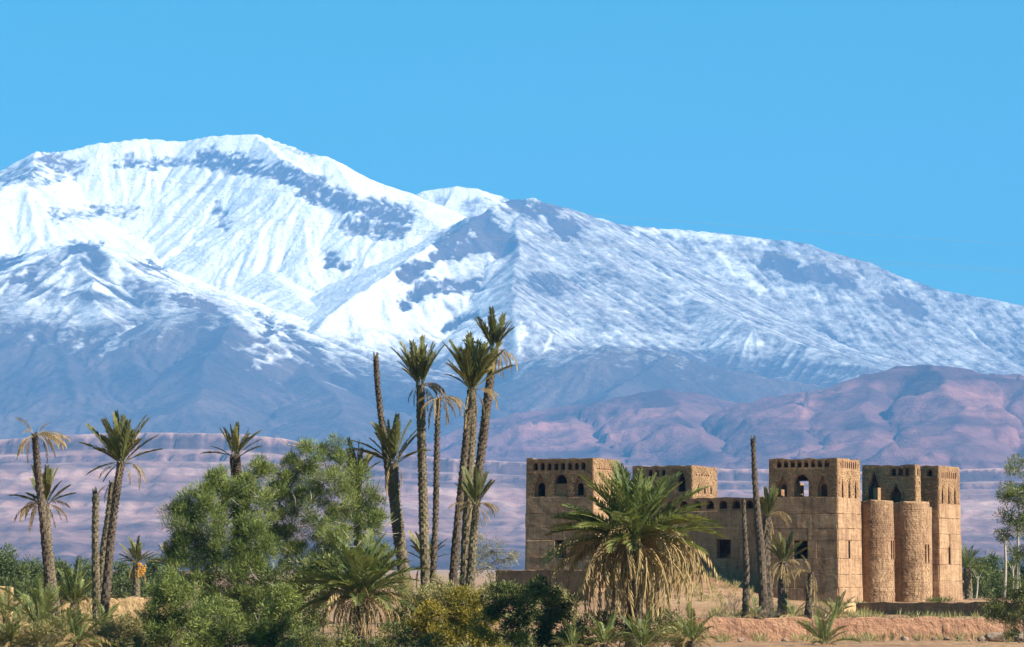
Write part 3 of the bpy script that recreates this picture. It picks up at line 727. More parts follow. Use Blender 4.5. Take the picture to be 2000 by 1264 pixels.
# tower behind it
Y2 = 320; w2 = 5.6; st2 = zpx(972, Y2)
fu = [arch(s, s + .34, zpx(929, Y2), zpx(917, Y2)) for s in (1.55, 2.15, 2.78)] + [keyhole(4.3, 5.0, zpx(960, Y2), zpx(918, Y2)), keyhole(.7, 1.4, zpx(962, Y2), zpx(926, Y2))]
ru = row(10, 5.9, .14, .86, zpx(928, Y2), zpx(925, Y2), rect, .5) + [keyhole(s, s + .42, zpx(963, Y2), zpx(944, Y2)) for s in (1.3, 2.9, 4.4)]
tower(1353, Y2, zpx(909, Y2), w2, 6.1, st2, [zpx(y, Y2) for y in (1180, 1140, 1110, 1080, 1052, 1026, 1000, 972)], fu, ru, [], [],
      'square tower rising behind the crown of the big palm')

# tower with the see-through arch
Y3 = 292; w3 = 5.75; wr3 = 5.6; st3 = zpx(971, Y3)
key3 = [(.135 * w3, .27 * w3, zpx(969, Y3), zpx(930, Y3)), (.72 * w3, .86 * w3, zpx(969, Y3), zpx(930, Y3))]
fu = row(8, w3, .10, .90, zpx(912, Y3), zpx(898, Y3), arch, .66) + [keyhole(*k) for k in key3] + [arch(.375 * w3, .585 * w3, zpx(969, Y3), zpx(926, Y3), 9)]
ru = row(8, wr3, .13, .87, zpx(913, Y3), zpx(900, Y3), arch, .5) + [keyhole(s, s + .42, zpx(971, Y3), zpx(y, Y3)) for s, y in ((1.1, 932), (2.7, 929), (4.25, 934))]
t3 = tower(1637, Y3, zpx(894, Y3), w3, wr3, st3, [zpx(y, Y3) for y in (1186, 1148, 1122, 1091, 1055, 1032, 1003, 971)],
      fu, ru, [(.375 * w3, .57 * w3, zpx(1091, Y3), zpx(1053, Y3))], [(2.35, 2.85, zpx(1092, Y3), zpx(1056, Y3))],
      'square tower with an open arch that shows light and the hills through it', roof=False, back_holes=[rect(.62, 1.75, zpx(969, Y3), zpx(935, Y3))], screens=key3)
c3 = P(1637, 1000, Y3); f3 = Vector((c3.x, c3.y, 0)) - KU * w3
m2 = MB(); pc = f3 + KU * 2.0 + KV * 1.5              # block added inside, turned to the sun for a lit face
for z_a, z_b in ((zpx(972, Y3), zpx(942, Y3)),):
    dirs = Vector((math.sin(SUN_AZ), math.cos(SUN_AZ), 0)); sd = Vector((-dirs.y, dirs.x, 0))
    q = [pc + dirs * .3 - sd * .3, pc + dirs * .3 + sd * .45, pc - dirs * .1 + sd * .45, pc - dirs * .1 - sd * .3]
    m2.add([Vector((p.x, p.y, z_a)) for p in q] + [Vector((p.x, p.y, z_b)) for p in q], [(0, 1, 5, 4), (1, 2, 6, 5), (2, 3, 7, 6), (3, 0, 4, 7), (4, 5, 6, 7)])
m2.xform(lambda v: v - KO); obj('added_sun_pier', m2.mesh('added_sun_pier', M['brick']), t3)

# far corner tower on the sunny side and the block before it
Y4 = 316; w4 = 5.6; wr4 = 6.0; st4 = zpx(984, Y4)
fu = [arch(w4 - .98, w4 - .55, zpx(930, Y4), zpx(917, Y4))]
ru = row(8, wr4, .13, .87, zpx(933, Y4), zpx(920, Y4), arch, .5) + [keyhole(s, s + .48, zpx(983, Y4), zpx(y, Y4)) for s, y in ((.85, 948), (2.65, 944), (4.35, 949))]
tower(1835, Y4, zpx(909, Y4), w4, wr4, st4, [zpx(y, Y4) for y in (1186, 1135, 1103, 1072, 1043, 1012, 984)], fu, ru, [], [(2.35, 2.95, zpx(1102, Y4), zpx(1068, Y4))],
      'square corner tower with a tall sunlit face of slits and keyhole windows')
Y5 = 313; w5 = 4.75; st5 = zpx(982, Y5)
fu = [arch(s, s + .42, zpx(929, Y5), zpx(914, Y5)) for s in (2.62, 3.22, 3.85)] + [step_arch(.62, 1.55, zpx(976, Y5), zpx(921, Y5)), step_arch(2.55, 3.5, zpx(981, Y5), zpx(946, Y5))]
ru = [arch(.55, .95, zpx(929, Y5), zpx(914, Y5))]
t5 = tower(1790, Y5, zpx(908, Y5), w5, 1.4, st5, [zpx(y, Y5) for y in (1186, 1135, 1103, 1072, 1043, 1012, 982)], fu, ru, [], [], 'shaded wall block with stepped arches above the round bastions', roof=True)
c5 = P(1712, 1000, 314.1); m2 = MB()
q = [Vector((c5.x, c5.y, 0)) + dirs * .28 - sd * .45, Vector((c5.x, c5.y, 0)) + dirs * .28 + sd * .4, Vector((c5.x, c5.y, 0)) - dirs * .1 + sd * .4, Vector((c5.x, c5.y, 0)) - dirs * .1 - sd * .45]  # niche block turned towards the sun so its face shows lit
za, zb = zpx(982, 314.1), zpx(953, 314.1)
m2.add([Vector((p.x, p.y, za)) for p in q] + [Vector((p.x, p.y, zb)) for p in q], [(0, 1, 5, 4), (1, 2, 6, 5), (2, 3, 7, 6), (3, 0, 4, 7), (4, 5, 6, 7)])
m2.xform(lambda v: v - KO); obj('brick_infill', m2.mesh('brick_infill', M['brick']), t5)

# round bastions of mud brick
def bastion(px, Y, rad, top, label, slit):
    c = P(px, 1000, Y); C0 = Vector((c.x, c.y, 0)); z0 = CZ - 1.75; zt = zpx(top, Y); H = zt - z0
    mb = MB(); n = 28; rings = 12
    for i in range(rings + 1):
        f = i / rings; r = rad * (1.03 - .05 * f + .012 * math.sin(f * 9 + px)) - .05
        for k in range(n):
            a = 2 * math.pi * k / n
            mb.v.append(Vector((C0.x + r * math.cos(a), C0.y + r * math.sin(a), z0 + H * f + (rnd.uniform(-.16, .10) if i == rings else 0))) - KO)
    for i in range(rings):
        for k in range(n):
            k2 = (k + 1) % n; mb.f.append((i * n + k, i * n + k2, (i + 1) * n + k2, (i + 1) * n + k))
    mb.f.append(tuple(rings * n + k for k in range(n)))
    b = tag(obj('bastion', mb.mesh('bastion', M['adobe']), kasbah), label)
    bk = MB(); h = z0 + .1; rowi = 0
    while h < zt - .08:
        f = (h - z0) / H; r = rad * (1.03 - .05 * f + .012 * math.sin(f * 9 + px)) - .05; bh = .14 * rnd.uniform(.8, 1.25); a = rnd.uniform(0, .2)
        smooth_row = rnd.random() < .3
        while a < 2 * math.pi:
            L = rnd.uniform(.2, .38) / r
            inslit = slit and abs(((a + L / 2) - slit[0] + math.pi) % (2 * math.pi) - math.pi) < .2 and slit[1] < h < slit[2]
            if rnd.random() > .04 and not inslit and math.sin(a) < .55:
                d = rnd.uniform(.004, .036) * (1.5 - .8 * f) if not smooth_row else .02
                a0, a1 = a, a + L * rnd.uniform(.82, .95); hh = bh * rnd.uniform(.78, .97)
                vs_ = []
                for rr in (r + d, r - .03):
                    for aa, zz in ((a0, h), (a1, h), (a1, h + hh), (a0, h + hh)):
                        vs_.append(Vector((C0.x + rr * math.cos(aa), C0.y + rr * math.sin(aa), zz)) - KO)
                bk.add(vs_, [(0, 1, 2, 3), (0, 4, 5, 1), (1, 5, 6, 2), (2, 6, 7, 3), (3, 7, 4, 0)])
            a += L
        h += bh
    obj('brickwork', bk.mesh('brickwork', M['adobe']), b, kind='stuff')
    if slit:
        m3 = MB(); a = slit[0]; r = rad * 1.0
        pos = Vector((C0.x + r * math.cos(a), C0.y + r * math.sin(a), 0)); t = Vector((-math.sin(a), math.cos(a), 0)); nn = Vector((math.cos(a), math.sin(a), 0))
        for s in (-.24, .17):                          # jambs of the loophole
            qv = [pos + t * s - nn * .1, pos + t * (s + .07) - nn * .1, pos + t * (s + .07) + nn * .06, pos + t * s + nn * .06]
            m3.add([Vector((p.x, p.y, slit[1])) - KO for p in qv] + [Vector((p.x, p.y, slit[2])) - KO for p in qv], [(0, 1, 5, 4), (1, 2, 6, 5), (2, 3, 7, 6), (3, 0, 4, 7), (4, 5, 6, 7)])
        obj('loophole', m3.mesh('loophole', M['core']), b)
bastion(1711, 300.5, 1.42, 979, 'narrower round mud-brick bastion next to the tower with the open arch', (R(-30), zpx(1092, 301), zpx(1056, 301)))
bastion(1777, 303, 1.60, 981, 'wider round mud-brick bastion with a loophole, beside the corner tower', (R(-38), zpx(1100, 304), zpx(1064, 304)))

# curtain wall between the two front towers
cA = P(1160, 1000, Y1); oW = Vector((cA.x, cA.y, 0)) + KV * 3.2; wW = 14.6
Yw = 299.0; ztw = zpx(972, Yw)
cw = MB(); arches = row(13, wW, .02, .99, zpx(994, Yw), zpx(978, Yw), arch, .6)
outl = [(0, CZ - 1.75), (wW, CZ - 1.75)] + [(wW - wW * i / 24, ztw + rnd.uniform(-.07, .05)) for i in range(25)]
winW = [(9.05, 10.2, zpx(1090, Yw), zpx(1053, Yw)), (2.3, 3.3, zpx(1090, Yw), zpx(1053, Yw))]
holed_wall(cw, oW, KU, -KV, outl, arches + [rect(*r_) for r_ in winW], .6)
holed_wall(cw, oW + KV * 3.0, KU, -KV, rect(0, wW, CZ - 1.75, ztw - .12), [], .4)
cw.add([oW + KV * .3 + KZ * (ztw - .2), oW + KU * wW + KV * .3 + KZ * (ztw - .2), oW + KU * wW + KV * 3.2 + KZ * (ztw - .2), oW + KV * 3.2 + KZ * (ztw - .2)], [(0, 1, 2, 3)])
cw.xform(lambda v: v - KO)
cwall = tag(obj('curtain_wall', cw.mesh('curtain_wall', M['core']), kasbah), 'shaded curtain wall with a row of small arches under its top')
facade_blocks(cwall, oW - KV * .03, KU, -KV, wW, [zpx(y, Yw) for y in (1185, 1150, 1118, 1091, 1054, 1026, 998)], winW, lambda v: v - KO, 77)
# side wall joining the towers on the sunny side, mostly behind the bastions
sw = MB(); holed_wall(sw, Vector((c3.x, c3.y, 0)) + KV * 5.5 - KU * .9, KV, KU, rect(0, 20.5, CZ - 1.75, zpx(985, 305)), [], .6); sw.xform(lambda v: v - KO)
obj('side_wall', sw.mesh('side_wall', M['adobe']), kasbah)

# ================================================================== EARTH WALLS
def garden_wall(name, label, A, B, ztop, zbot, thick, mat, nblock, seed, topvar=.1, group=None, proud=.04):
    """low earth wall from A to B (xy), built of rammed segments"""
    r = random.Random(seed); A = Vector((A[0], A[1], 0)); B = Vector((B[0], B[1], 0)); S = (B - A).normalized(); L = (B - A).length
    Nn = Vector((S.y, -S.x, 0)); mid = (A + B) / 2; root = thing(name, label, 'wall', (mid.x, mid.y, zbot), group); off = Vector(root.location)
    ns = max(4, int(L / .5)); prof = []
    nz = lambda s: topvar * (math.sin(s * 1.3 + seed) * .5 + math.sin(s * 3.7 + seed * 2) * .3 + r.uniform(-.35, .35))
    zt = (lambda f: ztop[0] + (ztop[1] - ztop[0]) * f) if isinstance(ztop, tuple) else (lambda f: ztop)
    edge = [(L * i / ns, zt(i / ns) + nz(L * i / ns)) for i in range(ns + 1)]
    core = MB(); holed_wall(core, A, S, Nn, [(0, zbot - .3), (L, zbot - .3)] + [(s, h - .05) for s, h in reversed(edge)], [], thick); core.xform(lambda v: v - off)
    obj('wall_core', core.mesh('wall_core', mat), root)
    cuts = [0.0]
    for i in range(1, nblock): cuts.append(L * (i / nblock + r.uniform(-.25, .25) / nblock))
    cuts.append(L)
    hgt = lambda s: float(np.interp(s, [e[0] for e in edge], [e[1] for e in edge]))
    for a, b in zip(cuts[:-1], cuts[1:]):
        mb = MB(); n = max(2, int((b - a) / .25)); rows = 7; pv = r.uniform(.6, 1.3) * proud
        g = []
        for i in range(rows + 1):
            for k in range(n + 1):
                s = a + .02 + (b - a - .04) * k / n; f = i / rows; z = zbot - .2 + (hgt(s) - zbot + .2) * f
                er = r.uniform(-1, 1) * .008 + .03 * math.sin(s * 2.3 + i * 1.1 + seed) + .02 * math.sin(s * 6.1 - i * 1.7)
                edgein = .05 if (k in (0, n)) else 0
                g.append(A + S * s + KZ * z + Nn * (pv + er - edgein - .1 * f * f * f))
        for k in range(n + 1):
            s = a + .02 + (b - a - .04) * k / n; g.append(A + S * s + KZ * (hgt(s) - .03) - Nn * (thick + .03))
        fs = []
        for i in range(rows + 1):
            for k in range(n):
                p0 = i * (n + 1) + k; fs.append((p0, p0 + 1, p0 + n + 2, p0 + n + 1))
        for k_ in (0, n):
            for i in range(rows):
                s0 = g[i * (n + 1) + k_]; s1 = g[(i + 1) * (n + 1) + k_]; q = len(g); g += [s0 - Nn * .15, s1 - Nn * .15]
                fs.append((i * (n + 1) + k_, (i + 1) * (n + 1) + k_, q + 1, q))
        mb.add(g, fs); mb.xform(lambda v: v - off)
        obj('earth_block', mb.mesh('earth_block', mat, True), root)
    return root
def XY(px, Y): c = P(px, 1100, Y); return (c.x, c.y)
garden_wall('earth_wall', 'eroded pinkish-red garden wall along the sandy bank, stones at its foot', XY(1290, 249), XY(2090, 253), zpx(1207, 251), CZ - 3.85, .5, M['redwall'], 9, 3, .12)
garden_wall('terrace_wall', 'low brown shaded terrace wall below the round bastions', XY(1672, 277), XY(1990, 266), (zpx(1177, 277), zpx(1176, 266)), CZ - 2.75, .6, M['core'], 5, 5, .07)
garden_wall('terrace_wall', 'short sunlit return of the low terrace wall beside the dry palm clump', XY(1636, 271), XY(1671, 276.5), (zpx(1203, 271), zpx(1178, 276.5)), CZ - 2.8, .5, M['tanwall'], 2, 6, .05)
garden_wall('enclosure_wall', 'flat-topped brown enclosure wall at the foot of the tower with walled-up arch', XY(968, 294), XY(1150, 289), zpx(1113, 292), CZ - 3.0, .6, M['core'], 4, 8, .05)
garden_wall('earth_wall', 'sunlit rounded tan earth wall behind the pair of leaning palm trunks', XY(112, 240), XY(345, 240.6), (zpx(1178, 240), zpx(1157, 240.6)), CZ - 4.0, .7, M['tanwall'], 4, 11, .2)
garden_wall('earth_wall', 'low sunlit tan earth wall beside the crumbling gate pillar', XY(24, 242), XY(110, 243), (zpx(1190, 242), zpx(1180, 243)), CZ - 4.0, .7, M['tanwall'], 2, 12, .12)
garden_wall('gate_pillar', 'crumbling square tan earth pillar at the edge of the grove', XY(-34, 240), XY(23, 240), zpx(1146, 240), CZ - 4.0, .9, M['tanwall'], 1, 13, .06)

# ================================================================== PALMS
def frond_mesh(style, elev, seed):
    """unit-length pinnate frond; base at origin, leaving in +X at angle elev, bent by its weight"""
    r = random.Random(seed * 131 + int(elev * 7) + len(style) * 977)
    dry = style.startswith('dry'); nseg = 9
    bend = {'lush': 50, 'tall': 24, 'clump': 48, 'dry': 128, 'dryskirt': 118, 'dryhang': 95}[style] * r.uniform(.75, 1.25)
    bend *= .45 + .55 * math.cos(R(min(elev, 85)))
    lat = r.uniform(-.4, .4)
    p = Vector((0, 0, 0)); path = [p.copy()]; tang = []
    for i in range(nseg):
        s = (i + .5) / nseg; a = R(max(elev - bend * s ** 1.25, -88)); az = lat * s
        t = Vector((math.cos(a) * math.cos(az), math.cos(a) * math.sin(az), math.sin(a))); tang.append(t); p = p + t / nseg; path.append(p.copy())
    mb = MB(); rb = .011 if not dry else .0105
    mb.tube(path, [rb * (1 - .82 * i / nseg) for i in range(nseg + 1)], 3, False)
    tint = [0.75 if not dry else 0.62] * len(mb.v)
    npair = 40 if not dry else (20 if style == 'dryskirt' else 24); start = .12 if not dry else .24
    ll = {'lush': .20, 'tall': .235, 'clump': .20, 'dry': .13, 'dryskirt': .085, 'dryhang': .15}[style]
    base_t = r.uniform(.15, .66)
    for i in range(npair):
        s = start + (1 - start) * (i + r.uniform(-.3, .3)) / npair; s = min(max(s, .03), .995); k = min(int(s * nseg), nseg - 1)
        q = path[k].lerp(path[k + 1], s * nseg - k); t = tang[k]
        side = Vector((-t.y, t.x, 0)); side = side.normalized() if side.length > 1e-4 else Vector((0, 1, 0)); up = side.cross(t) * -1
        if up.z < 0: up = -up
        u_ = (s - start) / (1 - start); prof = math.sin(math.pi * min(1, u_ * .82 + .16)) ** .7
        if style == 'tall': prof = min(1, .35 + u_ * 2.2) * (1 - .55 * max(0, u_) ** 4)
        L = ll * prof * r.uniform(.85, 1.12) + .02
        for sg in (-1, 1):
            if dry and r.random() < .22: continue
            fw = R((r.uniform(27, 44) if style == 'tall' else r.uniform(36, 54)) - 14 * s); v = R(r.uniform(8, 34)) if not dry else R(r.uniform(-70, -20))
            d = (t * math.cos(fw) + (side * sg * math.cos(v) + up * math.sin(v)) * math.sin(fw))
            if dry: d = (d + Vector((0, 0, -.55))).normalized()
            w = (.0065 + .004 * prof) * (1.8 if style == 'tall' else 1.1)
            if dry: w *= .8
            wv = d.cross(up if not dry else side * sg + up * .4)
            wv = wv.normalized() * w if wv.length > 1e-5 else t * w
            droop = Vector((0, 0, -.10 * L if not dry else -.2 * L))
            n = len(mb.v); m_ = q + d * L * .5
            mb.v += [q.copy(), m_ + wv, q + d * L + droop, m_ - wv]; mb.f += [(n, n + 1, n + 2), (n, n + 2, n + 3)]
            tv = base_t + (s - .5) * .18 + r.uniform(-.13, .13)
            if style == 'tall': tv += .1 * (s > .75)
            tint += [tv - .05, tv, tv + .12, tv]
    mat = M['frond_dry'] if dry else (M['frond_tall'] if style == 'tall' else M['frond'])
    me = make_mesh('frond', mb.v, mb.f, mat); attr(me, 'tint', np.clip(np.array(tint), 0, 1)); return me
_fc = {}
def frond(style, elev, var):
    e = int(round(elev / 10.0)) * 10; k = (style, e, var)
    if k not in _fc: _fc[k] = frond_mesh(style, e, var + 1)
    return _fc[k]
def add_fronds(root, top, specs, r, lean=Vector((0, 0, 0))):
    for (style, n, e0, e1, L, a0, a1) in specs:
        nm = 'dead_frond' if style.startswith('dry') else 'frond'
        ph = r.uniform(0, 360)
        if style == 'tall' and (a1 - a0) >= 359: n = int(n * 1.1); e0 = e0 + (15 if e0 >= 38 else 6)
        for i in range(n):
            full = (a1 - a0) >= 359
            az = (ph + i * 137.5) % 360 if full else a0 + (a1 - a0) * (i + r.uniform(.1, .9)) / n
            f = (i + r.uniform(0, 1)) / n; el = e0 + (e1 - e0) * f + r.uniform(-11, 9)
            me = frond(style, el, r.randrange(5)); sc = L * r.uniform(.72, 1.12); a = R(az)
            o = obj(nm, me, root, top + Vector((math.cos(a) * .12, math.sin(a) * .12, (.25 if not style.startswith('dry') else -.1) * (f - .3))), (R(r.uniform(-14, 14)), R(r.uniform(-5, 5)), a), (sc, sc, sc))
def catmull(ps, n):
    out = []; P_ = [ps[0] * 2 - ps[1]] + list(ps) + [ps[-1] * 2 - ps[-2]]
    segs = len(ps) - 1
    for i in range(n + 1):
        u = i / n * segs; k = min(int(u), segs - 1); t = u - k; a, b, c, d = P_[k:k + 4]
        out.append(.5 * ((2 * b) + (c - a) * t + (2 * a - 5 * b + 4 * c - d) * t * t + (3 * b - a - 3 * c + d) * t ** 3))
    return out
def trunk_mesh(path, r0, r1, seed, mat, stub=1.0, stub_from=0.0, cap_ragged=False):
    r = random.Random(seed); L = sum((b - a).length for a, b in zip(path[:-1], path[1:])); n = max(8, int(L / .11)); seg = 12
    c = catmull(path, n); mb = MB(); ph = r.uniform(0, 6)
    for i, p in enumerate(c):
        f = i / n; rad = r0 + (r1 - r0) * f; rad *= 1 + .25 * max(0, 1 - f * 9) + .05 * math.sin(f * L * .9 + ph)
        t = (c[min(i + 1, n)] - c[max(i - 1, 0)]).normalized(); a = t.cross(Vector((0, 1, 0))).normalized(); b = t.cross(a)
        for k in range(seg):
            w = 2 * math.pi * k / seg
            d = .11 * math.sin(i * 1.57 + (k % 2) * math.pi) + .05 * math.sin(2 * w + i * .3) + r.uniform(-.05, .05)
            mb.v.append(p + (a * math.cos(w) + b * math.sin(w)) * rad * (1 + d * stub))
    for i in range(n):
        for k in range(seg):
            k2 = (k + 1) % seg; mb.f.append((i * seg + k, i * seg + k2, (i + 1) * seg + k2, (i + 1) * seg + k))
    mb.f.append(tuple(n * seg + k for k in range(seg)))
    ns = int(L * 26 * stub)                           # cut leaf bases
    for j in range(ns):
        f = stub_from + (1 - stub_from) * (j + r.random()) / ns; i = min(int(f * n), n - 1); p = c[i]; rad = (r0 + (r1 - r0) * f)
        t = (c[min(i + 1, n)] - c[max(i - 1, 0)]).normalized(); a = t.cross(Vector((0, 1, 0))).normalized(); b = t.cross(a)
        w = j * 2.39996; o = a * math.cos(w) + b * math.sin(w); s = t.cross(o)
        ln = r.uniform(.07, .15) * (1 + .8 * (f > .93)); wd = .055
        q = p + o * rad * .92; tip = q + t * ln + o * (.05 + .05 * r.random())
        k = len(mb.v); mb.v += [q - s * wd, q + s * wd, tip + s * wd * .5, tip - s * wd * .5, q + t * .06 - o * .04]
        mb.f += [(k, k + 1, k + 2, k + 3), (k, k + 3, k + 4), (k + 1, k + 4, k + 2), (k + 2, k + 4, k + 3)]
    if cap_ragged:
        top = c[-1]
        for j in range(9):
            w = r.uniform(0, 6.28); q = top + Vector((math.cos(w), math.sin(w), 0)) * r1 * .7; mb.tube([q - Vector((0, 0, .25)), q + Vector((r.uniform(-.1, .1), r.uniform(-.1, .1), r.uniform(.15, .5)))], [.06, .02], 4)
    return mb, mat
def palm(label, Y, trunk_px, w_base, w_top, specs, seed, mat='palm_trunk', stub=1.0, name='date_palm', group=None, ragged=False, stub_from=0.0, dY=0.0):
    """trunk_px: photo points top -> bottom; widths in photo px"""
    r = random.Random(seed); m = Y / FPX
    ptsw = [P(px, py, Y) for px, py in reversed(trunk_px)]
    g = gz(ptsw[0].x, Y)
    if ptsw[0].z > g + .3:
        sl = (ptsw[0] - ptsw[1]); sl = sl / abs(sl.z) if abs(sl.z) > .01 else Vector((0, 0, -1))
        ptsw.insert(0, ptsw[0] + sl * (ptsw[0].z - g) * 1.0); ptsw[0].z = g
    ptsw[0].z = g - .12
    for i, p in enumerate(ptsw): p.y += dY * (i / max(1, len(ptsw) - 1))
    root = thing(name, label, 'palm tree' if name == 'date_palm' else 'tree trunk', (ptsw[0].x, ptsw[0].y, g), group); off = Vector(root.location)
    mb, mt = trunk_mesh(ptsw, w_base * m * .40, w_top * m * .40, seed, M[mat], stub, stub_from, ragged)
    mb.xform(lambda v: v - off); obj('trunk', mb.mesh('trunk', mt), root)
    top = ptsw[-1] - off
    add_fronds(root, top, specs, r)
    return root, top

ALL = (0, 360)
# --- left group
palm('tall slim palm with a sparse drooping brown crown beside the leafy grey-green pair', 205, [(68, 850), (72, 900), (82, 990), (92, 1100), (97, 1170)], 26, 13,
     [('dryhang', 9, -10, 35, 1.95, -50, 60), ('dryhang', 6, -35, 0, 1.7, 130, 260), ('dry', 3, 60, 82, 1.5, *ALL), ('dry', 3, 15, 40, 1.7, -20, 60)], 21, 'palm_trunk_dark')
palm('short-crowned palm with splayed pale fronds half hidden behind the slim drooping palm', 222, [(88, 985), (95, 1080), (104, 1160)], 24, 20,
     [('tall', 11, 45, 86, 2.2, *ALL), ('tall', 4, 25, 45, 2.2, *ALL), ('dry', 7, 5, 35, 2.1, 150, 230), ('dryhang', 9, -25, 25, 2.1, *ALL)], 22)
palm('palm with a full upswept green crown leaning over the headless stump', 206, [(236, 905), (228, 960), (217, 1050), (205, 1180)], 22, 16,
     [('tall', 19, 42, 88, 2.45, *ALL), ('tall', 6, 25, 45, 2.3, *ALL), ('dryhang', 4, -60, -10, 1.6, *ALL), ('dry', 2, 0, 15, 2.2, -30, 10), ('tall', 2, -30, -10, 1.6, 150, 200)], 23, 'palm_trunk_dark')
palm('headless palm stump with a dark rounded tip beside two taller trunks', 208, [(187, 968), (186, 1050), (188, 1150), (189, 1205)], 22, 15, [], 24, name='palm_stump', stub=1.1, ragged=True)
palm('curved bare palm trunk rising behind the full green palm', 211, [(219, 945), (213, 1000), (201, 1090), (196, 1180)], 22, 13,
     [('dryhang', 4, -50, 10, 1.2, *ALL), ('dry', 2, 70, 85, 1.0, *ALL)], 25, stub=1.15)
# --- palms in the tamarisk
palm('stocky palm poking out above the tamarisk with a small upright crown', 216, [(459, 893), (461, 920), (466, 960), (470, 1100)], 34, 22,
     [('tall', 10, 48, 86, 1.75, *ALL), ('tall', 3, 25, 50, 1.75, -30, 40), ('tall', 2, 20, 25, 1.6, 170, 195), ('dryhang', 5, -70, -30, 1.0, *ALL)], 26, 'palm_trunk_dark', 1.4)
palm('small green palm crown tangled in the right side of the tamarisk', 212, [(698, 935), (700, 1000), (700, 1100)], 24, 20,
     [('tall', 14, 30, 86, 1.9, *ALL), ('dryhang', 6, -50, 0, 1.6, *ALL)], 27)
# --- tall central cluster
palm('tall headless palm trunk with a frayed knob of leaf stubs at its top', 214, [(734, 702), (738, 760), (750, 860), (765, 960), (782, 1060)], 24, 10, [], 28, 'palm_trunk_dark', .8, 'palm_stump', ragged=True)
palm('medium palm with an upright fan crown in front of the tall headless trunk', 208, [(768, 905), (770, 960), (776, 1020), (782, 1070)], 30, 24,
     [('tall', 13, 42, 84, 2.35, *ALL), ('tall', 4, 28, 45, 2.2, 140, 200), ('tall', 2, 30, 45, 2.0, -20, 20), ('dryhang', 5, -65, -20, 1.9, *ALL)], 29)
kn = P(734, 702, 214)
palm('tall thick-trunked palm with a narrow upright crown and curled brown fronds', 210, [(821, 752), (823, 850), (826, 960), (829, 1070)], 24, 19,
     [('tall', 14, 58, 88, 2.3, *ALL), ('tall', 4, 45, 60, 2.1, 120, 200), ('dryhang', 5, 0, 30, 1.7, -40, 30), ('dryhang', 8, -70, -20, 1.5, *ALL), ('dry', 3, 10, 30, 1.7, -30, 20)], 30)
palm('slender dark palm with only a drooping brown mop of fronds', 204, [(856, 778), (853, 880), (851, 1000), (845, 1140)], 17, 11,
     [('dry', 6, 5, 35, 1.6, *ALL), ('dryhang', 9, -55, 5, 1.7, *ALL), ('dry', 4, 10, 30, 1.8, -25, 25)], 31, 'palm_trunk_dark', .8)
palm('tall palm with the densest upright green crown of the cluster', 208, [(921, 762), (922, 830), (915, 950), (907, 1140)], 26, 20,
     [('tall', 26, 46, 88, 2.6, *ALL), ('tall', 6, 32, 48, 2.3, *ALL), ('dryhang', 6, -75, -30, 1.5, *ALL), ('dry', 3, 5, 20, 2.0, -20, 20)], 32)
palm('smooth leaning palm trunk with a withered top beside the densest green crown', 206, [(916, 800), (906, 900), (894, 1020), (884, 1140)], 22, 15, [('dryhang', 4, -70, -30, 1.1, *ALL)], 33, 'palm_trunk_dark', .8)
palm('tallest palm with a ragged dark crown and dead fronds hanging down its trunk', 213, [(966, 682), (955, 760), (944, 850), (928, 980), (908, 1140)], 27, 17,
     [('tall', 13, 45, 88, 1.9, *ALL), ('tall', 3, 30, 50, 1.8, *ALL), ('dryhang', 3, 5, 25, 1.5, 150, 200), ('dryhang', 12, -75, -20, 1.6, *ALL), ('dry', 4, -20, 10, 1.8, -40, 30)], 34, 'palm_trunk_dark')
palm('short palm with yellowing fronds at the foot of the tall cluster', 201, [(930, 985), (925, 1050), (918, 1140)], 24, 16,
     [('tall', 11, 40, 86, 1.7, *ALL), ('dry', 5, 15, 40, 1.5, -40, 40), ('dry', 4, 10, 25, 1.4, 150, 200), ('dryhang', 6, -60, -10, 1.3, *ALL)], 35)
# --- by the kasbah
palm('charred headless palm pole standing taller than the towers', 262, [(1471, 862), (1474, 930), (1480, 1010), (1486, 1075), (1492, 1190)], 28, 10, [], 36, 'palm_trunk_dark', .6, 'palm_stump', ragged=True)
palm('thin headless palm pole in front of the shaded curtain wall', 260, [(1452, 975), (1455, 1050), (1458, 1120), (1456, 1190)], 20, 9, [], 37, 'palm_trunk_dark', .7, 'palm_stump')
palm('palm with a half-dead crown just behind the charred pole', 264, [(1500, 1008), (1495, 1060), (1498, 1130), (1502, 1195)], 26, 18,
     [('tall', 12, 40, 86, 1.8, *ALL), ('dry', 5, 20, 50, 2.0, -30, 40), ('dryhang', 8, -75, -20, 1.5, *ALL)], 38, 'palm_trunk_dark', 1.3)
palm('short palm with a thick skirt of dead fronds before the tower window', 258, [(1531, 1098), (1530, 1140), (1527, 1198)], 26, 20,
     [('tall', 13, 35, 86, 1.75, *ALL), ('dry', 5, 5, 25, 1.9, *ALL), ('dryhang', 20, -85, -25, 2.0, *ALL)], 39, 'palm_trunk_dark', 1.3)
palm('dying short palm with limp straw fronds next to the skirted palm', 257, [(1584, 1118), (1582, 1150), (1578, 1200)], 20, 14,
     [('dryhang', 9, -85, -35, 1.9, *ALL), ('dry', 5, 5, 50, 1.8, 110, 230), ('dry', 2, 70, 85, 1.6, *ALL)], 40, 'palm_trunk_dark', 1.3)
